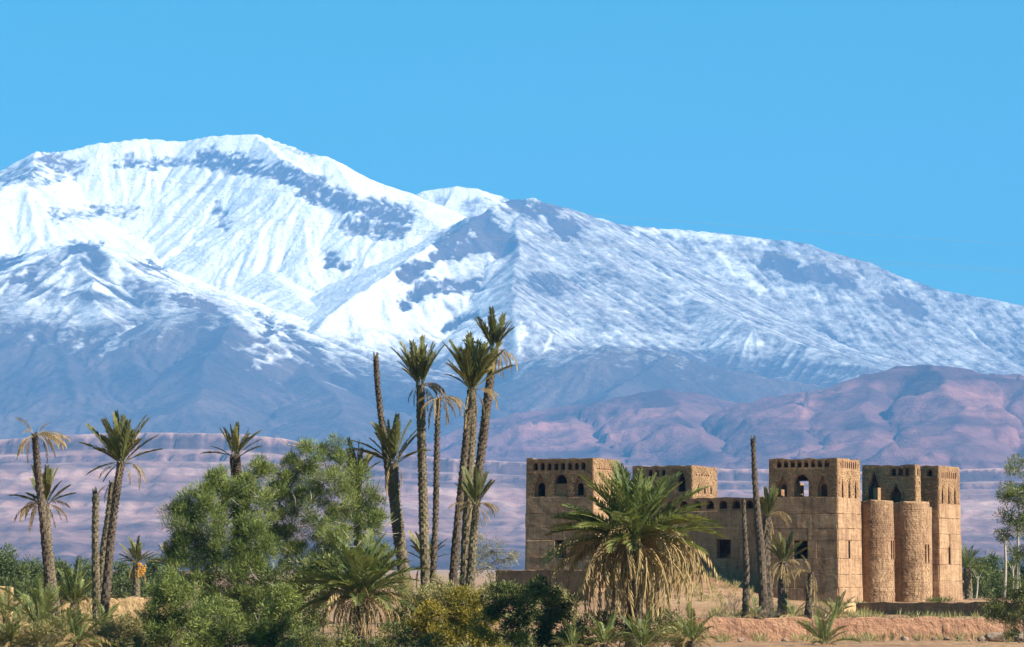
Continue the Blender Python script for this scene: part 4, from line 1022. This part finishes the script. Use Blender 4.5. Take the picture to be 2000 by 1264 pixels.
# --- the two big foreground palms
palm('big bushy date palm with arching green fronds over a wide skirt of dead ones', 170, [(1237, 1066), (1238, 1130), (1240, 1270)], 46, 36,
     [('lush', 44, 50, 88, 3.5, *ALL), ('lush', 36, 24, 54, 4.1, *ALL), ('lush', 8, 8, 24, 4.3, *ALL), ('dryskirt', 60, 5, 48, 4.7, *ALL), ('dryskirt', 50, -35, 15, 4.2, *ALL), ('dryhang', 22, -75, -25, 3.2, *ALL)], 41, 'palm_trunk_dark', 1.3)
palm('young feathery green palm with a tan dead skirt beside the yellow shrub', 178, [(704, 1168), (704, 1270)], 40, 34,
     [('lush', 40, 45, 88, 3.0, *ALL), ('lush', 34, 16, 50, 3.3, *ALL), ('dryskirt', 30, 0, 42, 2.9, *ALL), ('dryskirt', 26, -35, 10, 2.7, *ALL), ('dryhang', 10, -75, -30, 2.2, *ALL)], 42, 'palm_trunk_dark', 1.3)
# --- background palms
r_, tp = palm('small background palm with a hanging cluster of orange dates', 300, [(266, 1100), (266, 1160)], 20, 16,
     [('tall', 16, 25, 86, 1.9, *ALL), ('tall', 6, 0, 25, 1.7, *ALL), ('dryhang', 14, -80, -30, 1.7, *ALL)], 43)
for (dx, dz) in ((.35, -.35), (.55, -.75), (.25, -.9), (.62, -.5)):
    mb = MB(); rr = random.Random(int(dx * 100))
    mb.tube([tp, tp + Vector((dx * .6, -.3, -.05)), tp + Vector((dx, -.45, dz * .5))], [.02, .015, .01], 4)
    for k in range(26):
        q = tp + Vector((dx + rr.uniform(-.16, .16), -.45 + rr.uniform(-.14, .14), dz + rr.uniform(-.2, .35))); s_ = .045
        mb.add([q + Vector(v) * s_ for v in ((1, 0, 0), (-1, 0, 0), (0, 1, 0), (0, -1, 0), (0, 0, 1.5), (0, 0, -1.5))], [(0, 2, 4), (2, 1, 4), (1, 3, 4), (3, 0, 4), (2, 0, 5), (1, 2, 5), (3, 1, 5), (0, 3, 5)])
    obj('date_cluster', mb.mesh('date_cluster', M['date']), r_)
palm('faint background palm between the orange-date palm and the tamarisk', 290, [(338, 1110), (338, 1170)], 20, 16, [('tall', 16, 20, 86, 1.9, *ALL), ('dryhang', 6, -70, -20, 1.5, *ALL)], 44)
palm('low leafy palm at the base of the tall cluster', 216, [(832, 1096), (832, 1170)], 24, 20, [('tall', 18, 25, 86, 1.6, *ALL), ('dryhang', 12, -75, -20, 1.6, *ALL)], 45)
palm('dark background palm beyond the corner tower of the kasbah', 345, [(1890, 1110), (1892, 1165)], 20, 18, [('lush', 26, 5, 86, 2.3, *ALL)], 46)

# --- trunkless clumps
def clump(label, px, py, Y, L, n_green, n_dry, seed, group=None, e0=25, e1=86):
    r = random.Random(seed); p = P(px, py, Y); g = gz(p.x, Y); z = max(p.z, g)
    root = thing('palm_clump', label, 'palm clump', (p.x, Y, g), group)
    if z > g + .25:
        mb, mt = trunk_mesh([Vector((0, 0, -.1)), Vector((0.02, 0, (z - g) * .5)), Vector((0, 0, z - g))], .2, .17, seed, M['palm_trunk_dark'], 1.2); obj('trunk', mb.mesh('trunk', mt), root)
    add_fronds(root, Vector((0, 0, z - g)), [('clump', n_green, e0, e1, L, 0, 360), ('dry', n_dry, 0, 60, L * .9, 0, 360)], r)
    return root
clump('upright palm clump between the slim drooping palm and the stump', 143, 1178, 226, 2.5, 26, 8, 51)
clump('spiky palm clump at the foot of the slim drooping palm', 78, 1236, 192, 2.9, 20, 10, 52)
clump('small palm clump before the crumbling gate pillar', 12, 1205, 205, 1.7, 14, 8, 53)
clump('low palm clump in the dry grass below the gate pillar', 20, 1262, 186, 1.9, 16, 12, 54)
clump('straw-coloured palm clump at the foot of the stump', 200, 1232, 195, 1.5, 14, 18, 55)
clump('straw-coloured palm clump in front of the sunlit tan wall', 285, 1222, 200, 1.25, 14, 14, 56)
clump('flattened pale palm clump among the dry grass', 150, 1258, 183, 2.2, 14, 18, 57)
clump('leafy palm shoots in the darkest shade under the big bushy palm', 1180, 1258, 166, 1.35, 20, 12, 58)
clump('wide palm shoots before the trunk of the big bushy palm', 1255, 1266, 164, 1.5, 18, 14, 59)
clump('yellow-green palm shoots leaning out from the big palm onto the garden wall', 1352, 1252, 166, 1.5, 18, 12, 60)
clump('small palm shoots between the dark shrub and the big bushy palm', 1118, 1264, 168, 1.2, 16, 8, 61)
clump('low palm clump against the foot of the pinkish garden wall', 1610, 1268, 214, 1.9, 18, 4, 62)
clump('dry brown palm clump beside the sunlit return of the terrace wall', 1632, 1206, 257, 1.9, 9, 9, 63, e0=35)
clump('dry tangle of palm shoots at the foot of the skirted palm', 1548, 1206, 255, 1.6, 6, 18, 64)
clump('dry tangle of palm shoots at the foot of the charred pole', 1478, 1204, 256, 1.6, 6, 18, 65)
clump('small blue-green palm shoots between the yellow shrubs and tall trunks', 950, 1170, 205, 1.0, 14, 2, 66)
clump('palm shoots crowding the feet of the tall trunk cluster', 880, 1165, 207, 1.4, 12, 8, 67)

# ================================================================== TREES AND SHRUBS
def foliage(centres, n_per, rad, blade, width, seed, up=.35, droop=0.0, tintc=None):
    """feathery foliage: blades radiating from many small clump centres (numpy)"""
    rs = np.random.RandomState(seed); C = np.repeat(np.array(centres), n_per, 0); n = len(C)
    tc = np.repeat(np.array(tintc), n_per) if tintc is not None else np.full(n, .5)
    d = rs.normal(size=(n, 3)); d /= np.linalg.norm(d, axis=1)[:, None]
    rr = (np.repeat(rad, n_per) if np.ndim(rad) else rad) * rs.uniform(.05, 1.0, n) ** .6
    Pb = C + d * rr[:, None] * np.array([1, 1, .85])
    dirv = d * .8 + rs.normal(size=(n, 3)) * .45 + np.array([0, 0, up]); dirv /= np.linalg.norm(dirv, axis=1)[:, None]
    L = blade * rs.uniform(.5, 1.3, n)[:, None]; w = np.cross(dirv, rs.normal(size=(n, 3))); w /= np.linalg.norm(w, axis=1)[:, None] + 1e-9; w *= width * rs.uniform(.6, 1.3, n)[:, None]
    tip = Pb + dirv * L; tip[:, 2] -= droop * L[:, 0]
    mid = Pb + dirv * L * .5
    V = np.stack([Pb, mid + w, tip, mid - w], 1).reshape(-1, 3); i = np.arange(n) * 4
    F = np.concatenate([np.stack([i, i + 1, i + 2], 1), np.stack([i, i + 2, i + 3], 1)])
    t = np.clip(tc + rs.normal(size=n) * .13 , 0, 1)
    return V, F, np.repeat(t, 4)
def tree(name, label, cat, base_px, Y, blobs, seed, leaf, n_per=60, crad=.42, blade=.26, width=.03, dens=1.0, trunk_r=.16, bark='bark', twigs=0, group=None, up=.35, droop=0.0, twig_len=1.0):
    """blobs: (px, py, dY, rx_px, ry_px) lobes of the crown"""
    r = random.Random(seed); rs = np.random.RandomState(seed); m = Y / FPX
    b = P(base_px, 1200, Y); g = gz(b.x, Y); root = thing(name, label, cat, (b.x, Y, g), group); off = Vector(root.location)
    centres = []; tint = []; crads = []; mb = MB(); nodes = [(Vector((0, 0, -.15)), trunk_r)]
    lobes = []
    for (px, py, dy, rx, ry) in blobs:
        c = P(px, py, Y + dy) - off; lobes.append((c, rx * m, ry * m))
    lobes.sort(key=lambda l: l[0].length)
    tw = MB()
    for c, rx, ry in lobes:
        # limb from the nearest lower node
        cand = [nd for nd in nodes if nd[0].z < c.z + .2] or nodes
        p0, r0 = min(cand, key=lambda nd: (nd[0] - c).length + .35 * nd[0].length * 0)
        mid1 = p0.lerp(c, .35) + Vector((r.uniform(-.2, .2), r.uniform(-.2, .2), r.uniform(.0, .35))); mid2 = p0.lerp(c, .7) + Vector((r.uniform(-.25, .25), r.uniform(-.2, .2), r.uniform(-.05, .25)))
        rl = max(.03, min(r0 * .75, .05 + .03 * (rx + ry)))
        path = catmull([p0, mid1, mid2, c], 8); mb.tube(path, [r0 * .85 * (1 - i / 8) + rl * .5 * (i / 8) for i in range(9)], 6)
        for i in (3, 5, 8): nodes.append((path[i], rl * (1.1 - .06 * i)))
        vol = rx * ry * (rx + ry) / 2
        n = max(8, int(dens * 19 * (rx * ry) ** .9))
        lt = r.uniform(.34, .62)
        for k in range(n):
            d = rs.normal(size=3); d /= np.linalg.norm(d); q = rs.uniform(.25, 1.0) ** .5
            cc = Vector((c.x + d[0] * rx * q, c.y + d[1] * (rx + ry) / 2 * q * .85, c.z + d[2] * ry * q))
            centres.append(tuple(cc)); tint.append(lt + r.uniform(-.22, .24)); crads.append(crad * r.uniform(.6, 1.5))
            if r.random() < .4:
                h = c.lerp(cc, .5) + Vector((0, 0, -.12)); mb.tube([c, h, cc], [.03, .018, .007], 4, False)
    for k in range(twigs):
        cc = Vector(r.choice(centres)); d = Vector((r.uniform(-1, 1), r.uniform(-1, .3), r.uniform(-.3, .8))).normalized(); L = twig_len * r.uniform(.5, 1.3)
        a = cc + d * L * .5 + Vector((0, 0, r.uniform(-.15, .15))); e = cc + d * L + Vector((r.uniform(-.2, .2), 0, r.uniform(-.1, .2)))
        tw.tube([cc, a, e], [.036, .024, .010], 4, False)
        tw.tube([a, a + (e - a) * .6 + Vector((r.uniform(-.25, .25), 0, r.uniform(-.2, .25)))], [.014, .006], 3, False)
    obj('trunk', mb.mesh('trunk', M[bark], True), root)
    if twigs: obj('dead_branch', tw.mesh('dead_branch', M['pale_bark']), root, kind='stuff')
    V, F, t = foliage(centres, int(n_per * 1.6), np.array(crads), blade, width, seed, up, droop, tint)
    me = make_mesh('crown', V, F, M[leaf]); attr(me, 'tint', t); obj('crown', me, root, kind='stuff')
    return root

tree('tamarisk_tree', 'dense rounded green tamarisk, the bulkiest tree of the grove', 'tree', 440, 196,
     [(400, 985, 0, 62, 40), (360, 1030, -.5, 38, 40), (345, 990, 0, 25, 18), (450, 950, .5, 50, 32), (430, 1060, -1, 70, 50), (500, 1060, -.5, 42, 55), (380, 1120, -1, 60, 45), (480, 1130, -1, 55, 50), (490, 1000, 1, 45, 50),
      (340, 1085, 0, 22, 20), (510, 915, 1.5, 26, 26), (430, 1190, -1.2, 55, 40), (505, 1185, -1, 40, 45)], 71, 'tamarisk', 140, .38, .30, .013, 1.2, .24, twigs=45, up=.75)
tree('tamarisk_tree', 'open airy tamarisk with bare pale branches showing through its feathery foliage', 'tree', 560, 201,
     [(610, 895, 0, 45, 32), (655, 885, .4, 28, 24), (575, 930, 0, 40, 36), (630, 945, -.4, 48, 34), (545, 985, -.4, 40, 38), (605, 1000, -.7, 48, 36), (665, 990, 0, 42, 40), (715, 985, .5, 30, 42), (690, 930, .8, 30, 26), (640, 1050, -.7, 45, 30), (560, 1055, -.5, 38, 36),
      (700, 1040, 0, 40, 30), (735, 1010, .5, 22, 36), (590, 1100, -.4, 50, 36), (540, 1030, .3, 34, 30), (560, 960, .6, 34, 26), (660, 1095, -.3, 44, 30), (725, 1085, .2, 34, 30)], 72, 'tamarisk', 120, .36, .30, .012, 1.05, .22, twigs=110, twig_len=1.25, up=.75)
tree('tamarisk_shrub', 'low mid-green tamarisk shrub at the left foot of the bulky tamarisk', 'shrub', 330, 186,
     [(325, 1150, 0, 38, 32), (310, 1200, 0, 42, 40), (365, 1190, -.4, 42, 42), (345, 1240, -.4, 60, 34)], 73, 'tamarisk', 110, .36, .24, .017, 1.4, .1, twigs=8)
tree('tamarisk_shrub', 'bright feathery tamarisk shrub spreading before the bulky tamarisk', 'shrub', 440, 182,
     [(430, 1215, 0, 55, 40), (480, 1240, 0, 50, 32), (400, 1250, -.3, 50, 26), (525, 1225, .2, 40, 40), (560, 1190, .6, 35, 45), (555, 1245, 0, 45, 30)], 74, 'tamarisk', 110, .36, .24, .017, 1.3, .1, twigs=12)
tree('dark_shrub', 'dark shaded shrub in the gap under the open airy tamarisk', 'shrub', 590, 192,
     [(560, 1130, 0, 40, 45), (610, 1150, 0, 42, 45), (640, 1110, .5, 40, 30), (590, 1210, 0, 45, 40)], 75, 'olive', 70, .38, .25, .03, 1.2, .1)
tree('yellow_shrub', 'large yellow-flowering shrub low beside the young feathery palm', 'shrub', 880, 180,
     [(850, 1200, 0, 40, 28), (900, 1175, .4, 38, 24), (930, 1205, 0, 45, 28), (870, 1240, -.4, 55, 24), (940, 1245, -.3, 45, 22), (810, 1240, 0, 40, 26)], 76, 'yellow', 80, .3, .17, .026, 1.7, .07)
tree('olive_shrub', 'olive-green shrub behind the yellow-flowering one', 'shrub', 800, 188,
     [(790, 1195, 0, 32, 30), (825, 1180, .4, 30, 26), (770, 1230, 0, 32, 28), (860, 1160, 1, 30, 20)], 77, 'straw', 70, .3, .2, .026, 1.5, .07)
tree('dark_shrub', 'dark green shrub with bare lower stems between the yellow shrub and big palm', 'shrub', 1010, 176,
     [(985, 1165, 0, 34, 26), (1020, 1185, 0, 34, 28), (960, 1190, .3, 28, 22), (1040, 1150, .5, 22, 16), (1010, 1225, 0, 30, 22)], 78, 'olive', 75, .3, .19, .028, 1.6, .05)
tree('dark_shrub', 'dark green shrub pressed against the skirt of the big bushy palm', 'shrub', 1075, 174,
     [(1062, 1160, 0, 32, 26), (1098, 1190, 0, 34, 34), (1060, 1205, 0, 30, 24), (1090, 1240, 0, 36, 24), (1050, 1245, 0, 30, 18)], 79, 'olive', 75, .3, .19, .028, 1.6, .05)
tree('yellow_shrub', 'smaller yellow-flowering shrub before the dark green one with bare stems', 'shrub', 1000, 172,
     [(975, 1240, 0, 36, 20), (1020, 1250, 0, 36, 16), (940, 1225, .6, 26, 18)], 88, 'yellow', 60, .28, .17, .02, 1.3, .05)
tree('olive_shrub', 'straw-green brush hiding the feet of the tall trunk cluster', 'shrub', 890, 200,
     [(850, 1150, 0, 32, 22), (895, 1160, 0, 36, 18), (930, 1165, 0, 30, 16), (815, 1165, 0, 30, 26), (780, 1150, .5, 24, 26)], 89, 'straw', 60, .32, .22, .018, 1.2, .06)
tree('olive_shrub', 'straw-green brush below the enclosure wall', 'shrub', 1030, 240,
     [(985, 1165, 0, 32, 16), (1030, 1172, 0, 36, 16), (1075, 1165, 0, 34, 18), (1110, 1190, -1, 30, 22)], 98, 'straw', 60, .36, .24, .02, 1.1, .06)
tree('dark_shrub', 'dark brush low between the two foreground palms', 'shrub', 800, 175,
     [(770, 1245, 0, 34, 22), (830, 1255, 0, 40, 18), (610, 1245, 0, 44, 24), (660, 1248, -.4, 36, 20), (725, 1256, -.5, 36, 14)], 99, 'olive', 60, .3, .2, .02, 1.1, .05)
tree('thorn_tree', 'thin sparse thorn tree hanging over the enclosure wall', 'tree', 960, 270,
     [(960, 1075, 0, 35, 22), (930, 1060, 0, 26, 24), (990, 1090, 0, 30, 14), (950, 1110, 0, 45, 22), (915, 1095, .5, 26, 26)], 80, 'straw', 34, .4, .22, .02, .7, .1, twigs=16)
tree('dark_shrub', 'dark tangled undergrowth shrub below the dead fronds of the big palm', 'shrub', 1200, 171,
     [(1170, 1215, 0, 45, 30), (1225, 1235, -.3, 50, 32), (1290, 1225, -.3, 46, 34), (1140, 1250, -.4, 45, 22), (1345, 1240, 0, 30, 22)], 83, 'olive', 80, .3, .22, .02, 1.1, .05)
tree('olive_shrub', 'loose olive shrub at the wall side of the big palm', 'shrub', 1340, 168,
     [(1320, 1245, 0, 40, 22), (1360, 1256, 0, 36, 16)], 84, 'straw', 70, .28, .22, .018, 1.1, .05)
tree('olive_shrub', 'straw-green shrub below the straw-coloured palm clumps', 'shrub', 235, 188,
     [(210, 1240, 0, 36, 24), (255, 1225, .4, 36, 26), (285, 1250, 0, 34, 20), (170, 1252, 0, 30, 18)], 85, 'straw', 80, .32, .26, .018, 1.2, .06)
tree('olive_shrub', 'straw-green shrub around the spiky palm clump', 'shrub', 80, 186,
     [(50, 1235, 0, 34, 26), (105, 1240, 0, 36, 24), (10, 1248, 0, 30, 22), (135, 1215, .6, 26, 22)], 86, 'straw', 80, .32, .26, .018, 1.2, .06)
# slender tree at the edge of the picture
tree('eucalyptus_tree', 'slender open tree with small leaf tufts before the pale trunks', 'tree', 2002, 232,
     [(1985, 912, 0, 22, 18), (1965, 960, 0, 22, 18), (1990, 965, 0, 26, 26), (1975, 1005, .3, 26, 18), (1995, 1030, 0, 24, 22), (2030, 960, 0, 40, 40), (2040, 1050, 0, 40, 40), (1962, 1045, .4, 14, 12), (1990, 1085, 0, 22, 16)], 81, 'tamarisk', 60, .34, .2, .018, 1.6, .12, 'pale_bark', 10)
tree('leaning_shrub', 'dark leafy branch drooping over the end of the low terrace wall', 'shrub', 2000, 226,
     [(1955, 1180, 0, 34, 16), (1985, 1150, 0, 28, 22), (1940, 1200, 0, 20, 12), (1985, 1205, 0, 32, 20), (1975, 1240, 0, 20, 12), (2020, 1180, 0, 40, 40)], 82, 'olive', 70, .3, .2, .018, 1.6, .08)
# trees of the far grove
for i, (px, top, Y, w, lab) in enumerate([
        (8, 1075, 300, 46, 'round dark tree behind the crumbling gate pillar'), (60, 1110, 330, 42, 'low bushy tree behind the spiky palm clump'),
        (120, 1125, 360, 40, 'low bushy tree behind the trunk of the slim drooping palm'), (165, 1118, 380, 34, 'low bushy tree behind the stump'),
        (240, 1122, 390, 36, 'low bushy tree behind the orange-date palm'), (300, 1115, 350, 40, 'low bushy tree beside the faint background palm'),
        (1905, 1110, 352, 26, 'dark leafy tree hard against the corner tower of the kasbah'), (1935, 1098, 365, 30, 'soft rounded tree beyond the end of the terrace wall'),
        (1972, 1120, 372, 34, 'low leafy tree behind the pale bare trunks'), (2015, 1105, 360, 40, 'broad leafy tree at the edge behind the slender tree')]):
    mid = (top + 1150) / 2
    tree('grove_tree', lab, 'tree', px, Y, [(px - w * .35, mid + 8, 0, w * .6, 24), (px + w * .4, mid + 4, .5, w * .55, 22), (px, mid - 14, 0, w * .5, 24), (px, 1150, -.6, w * .9, 18)], 90 + i, 'far_leaf', 60, .62, .38, .05, .8, .16, group='trees of the far grove')
for i, (px, top, Y, w) in enumerate([(1962, 1045, 330, 7), (1986, 1020, 335, 7), (1907, 1125, 340, 4), (1977, 1105, 338, 5)]):
    ps = [P(px + 3 * math.sin(i), top, Y), P(px + 2, (top + 1170) / 2, Y), P(px - 1, 1170, Y)]; g = gz(ps[-1].x, Y); ps[-1].z = g - .1; ps.reverse()
    root = thing('bare_trunk', ['pale bare trunk with a forked top beyond the terrace wall', 'tallest pale bare trunk behind the slender tree', 'thin grey post-like trunk beside the dark leafy tree', 'short pale trunk between two taller bare ones'][i], 'tree trunk', (ps[0].x, Y, g)); off = Vector(root.location)
    mb = MB(); m = Y / FPX; c = catmull([p - off for p in ps], 10); mb.tube(c, [w * m / 2 * (1.1 - .5 * k / 10) for k in range(11)], 8); obj('trunk', mb.mesh('trunk', M['pale_bark'], True), root)
    mb = MB(); top_ = c[-1]
    for s_ in (-1, 1): mb.tube([c[8], top_ + Vector((s_ * .25, 0, .1)), top_ + Vector((s_ * .5, 0, .6))], [w * m * .2, w * m * .15, .015], 5)
    obj('branch', mb.mesh('branch', M['pale_bark']), root)

# bare brush on the sandy mound
for i, (px, py, Y, h, lab) in enumerate([(1432, 1180, 268, 1.9, 'grey leafless bush on the sandy mound beside the thin pole'), (1500, 1205, 254, 1.4, 'grey leafless bush at the foot of the headless poles'), (1610, 1200, 259, 1.2, 'grey leafless bush beside the dying palm')]):
    p = P(px, py, Y); g = gz(p.x, Y); root = thing('dry_bush', lab, 'bush', (p.x, Y, g)); r = random.Random(300 + i); mb = MB()
    for k in range(30):
        a = r.uniform(0, 6.28); e = r.uniform(.35, 1.4); L = h * r.uniform(.5, 1.1); d = Vector((math.cos(a) * math.cos(e), math.sin(a) * math.cos(e), math.sin(e)))
        q1 = d * L * .5 + Vector((r.uniform(-.1, .1), 0, r.uniform(0, .1))); q2 = d * L
        mb.tube([Vector((0, 0, -.05)), q1, q2], [.018, .012, .005], 3, False)
        for _ in range(4):
            s_ = r.uniform(.4, .95); b0 = q1.lerp(q2, s_ * 2 - 1) if s_ > .5 else q1 * s_ * 2
            mb.tube([b0, b0 + Vector((r.uniform(-.4, .4), r.uniform(-.4, .4), r.uniform(0, .35)))], [.008, .004], 3, False)
    obj('branch', mb.mesh('branch', M['bark']), root)

# ground-hugging growth: dry grass and weeds
def scatter(name, label, regions, seed, leaf, n_per, blade, width, rad):
    rs = np.random.RandomState(seed); cs = []; ti = []
    for (px0, px1, Y0, Y1_, n) in regions:
        Ys = rs.uniform(Y0, Y1_, n); Xs = (rs.uniform(px0, px1, n) - CX) * Ys / FPX; Zs = ground_rel(Xs, Ys) + CZ
        cs.append(np.stack([Xs, Ys, Zs + .04], 1)); ti.append(rs.uniform(.2, .8, n))
    cs = np.concatenate(cs); ti = np.concatenate(ti)
    V, F, t = foliage(cs, n_per, rad, blade, width, seed, 1.3, 0.0, ti)
    me = make_mesh(name, V, F, M[leaf]); attr(me, 'tint', t); tag(obj(name, me), label, 'grass', kind='stuff')
scatter('dry_grass', 'straw-coloured dry grass and weeds under the palms', [(-60, 330, 186, 232, 420), (560, 1120, 178, 215, 320), (780, 1130, 215, 262, 260), (1380, 1700, 255, 282, 110), (1330, 1470, 282, 296, 40), (1650, 2000, 255, 262, 50), (1400, 2000, 240, 249, 70)], 401, 'straw', 30, .5, .016, .3)
scatter('green_weeds', 'low green weeds along the grove and the walls', [(-60, 420, 186, 232, 160), (540, 1120, 180, 215, 180), (1640, 1690, 281, 284, 8), (1815, 1860, 300, 303, 12), (780, 1130, 225, 270, 220)], 402, 'olive', 26, .4, .024, .3)

# stones at the foot of the garden wall
def stone_mesh(seed):
    r = random.Random(seed); import bmesh
    bm = bmesh.new(); bmesh.ops.create_icosphere(bm, subdivisions=2, radius=1)
    d = [Vector((r.uniform(-1, 1), r.uniform(-1, 1), r.uniform(-1, 1))).normalized() for _ in range(9)]; o_ = [r.uniform(.55, .85) for _ in d]
    for v in bm.verts:
        for n_, k in zip(d, o_):
            e = v.co.dot(n_)
            if e > k: v.co -= n_ * (e - k)
        v.co *= r.uniform(.93, 1.06)
    me = bpy.data.meshes.new('stone'); bm.to_mesh(me); bm.free(); me.materials.append(M['rock']); return me
SM = [stone_mesh(i) for i in range(6)]
def stone(px, Y, w_px, label, group=None, k=0, flat=.65):
    x = (px - CX) * Y / FPX; s = w_px * Y / FPX / 2; r = random.Random(px)
    o = obj('stone', SM[k % 6], None, (x, Y, gz(x, Y) + s * flat * .55), (r.uniform(-.2, .2), r.uniform(-.2, .2), r.uniform(0, 6)), (s, s * .8, s * flat)); tag(o, label, 'stone', group)
stone(1945, 236, 62, 'large flat weathered boulder on the bank below the drooping branch', k=1, flat=.5)
stone(1990, 238, 50, 'squat boulder beside the large flat one', k=2, flat=.6)
stone(1915, 238, 22, 'small dark stone beside the large flat boulder', k=3)
for i, (px, w) in enumerate([(1402, 14), (1445, 18), (1482, 12), (1530, 14), (1648, 12), (1680, 20), (1694, 12), (1742, 14), (1765, 20), (1790, 14), (1822, 16), (1846, 18), (1872, 20), (1890, 12)]):
    stone(px, 245 + (i % 4) * .7, w, 'rounded brown stone lying along the foot of the pinkish garden wall', 'stones at the foot of the garden wall', i)
for i, px in enumerate((1384, 1396, 1408)): stone(px, 262 + i, 11, 'pale stone on the sandy mound beside the big palm', 'stones on the sandy mound', i)

# power lines in front of the mountain
for i, (a, b, lab) in enumerate([((0, 327), (1600, 452), 'highest thin overhead wire crossing the snowy summit slope'), ((0, 389), (1750, 512), 'middle thin overhead wire close above the lowest one'), ((0, 398), (1800, 521), 'lowest thin overhead wire crossing the snowy bowl')]):
    Yw_ = 130.0; A = P(a[0], a[1], Yw_); B = P(b[0], b[1], Yw_); d = (B - A); mb = MB(); ps = []
    for k in range(41):
        f = -1.6 + 4.2 * k / 40; q = A + d * f; q.z += .45 * ((f - .5) ** 2 - .25) * .6; ps.append(q)
    mid = ps[20].copy(); mb.tube([p - mid for p in ps], [.003] * 41, 4, False)
    o = obj('power_line', mb.mesh('power_line', M['wire']), None, mid); tag(o, lab, 'wire', 'overhead wires')
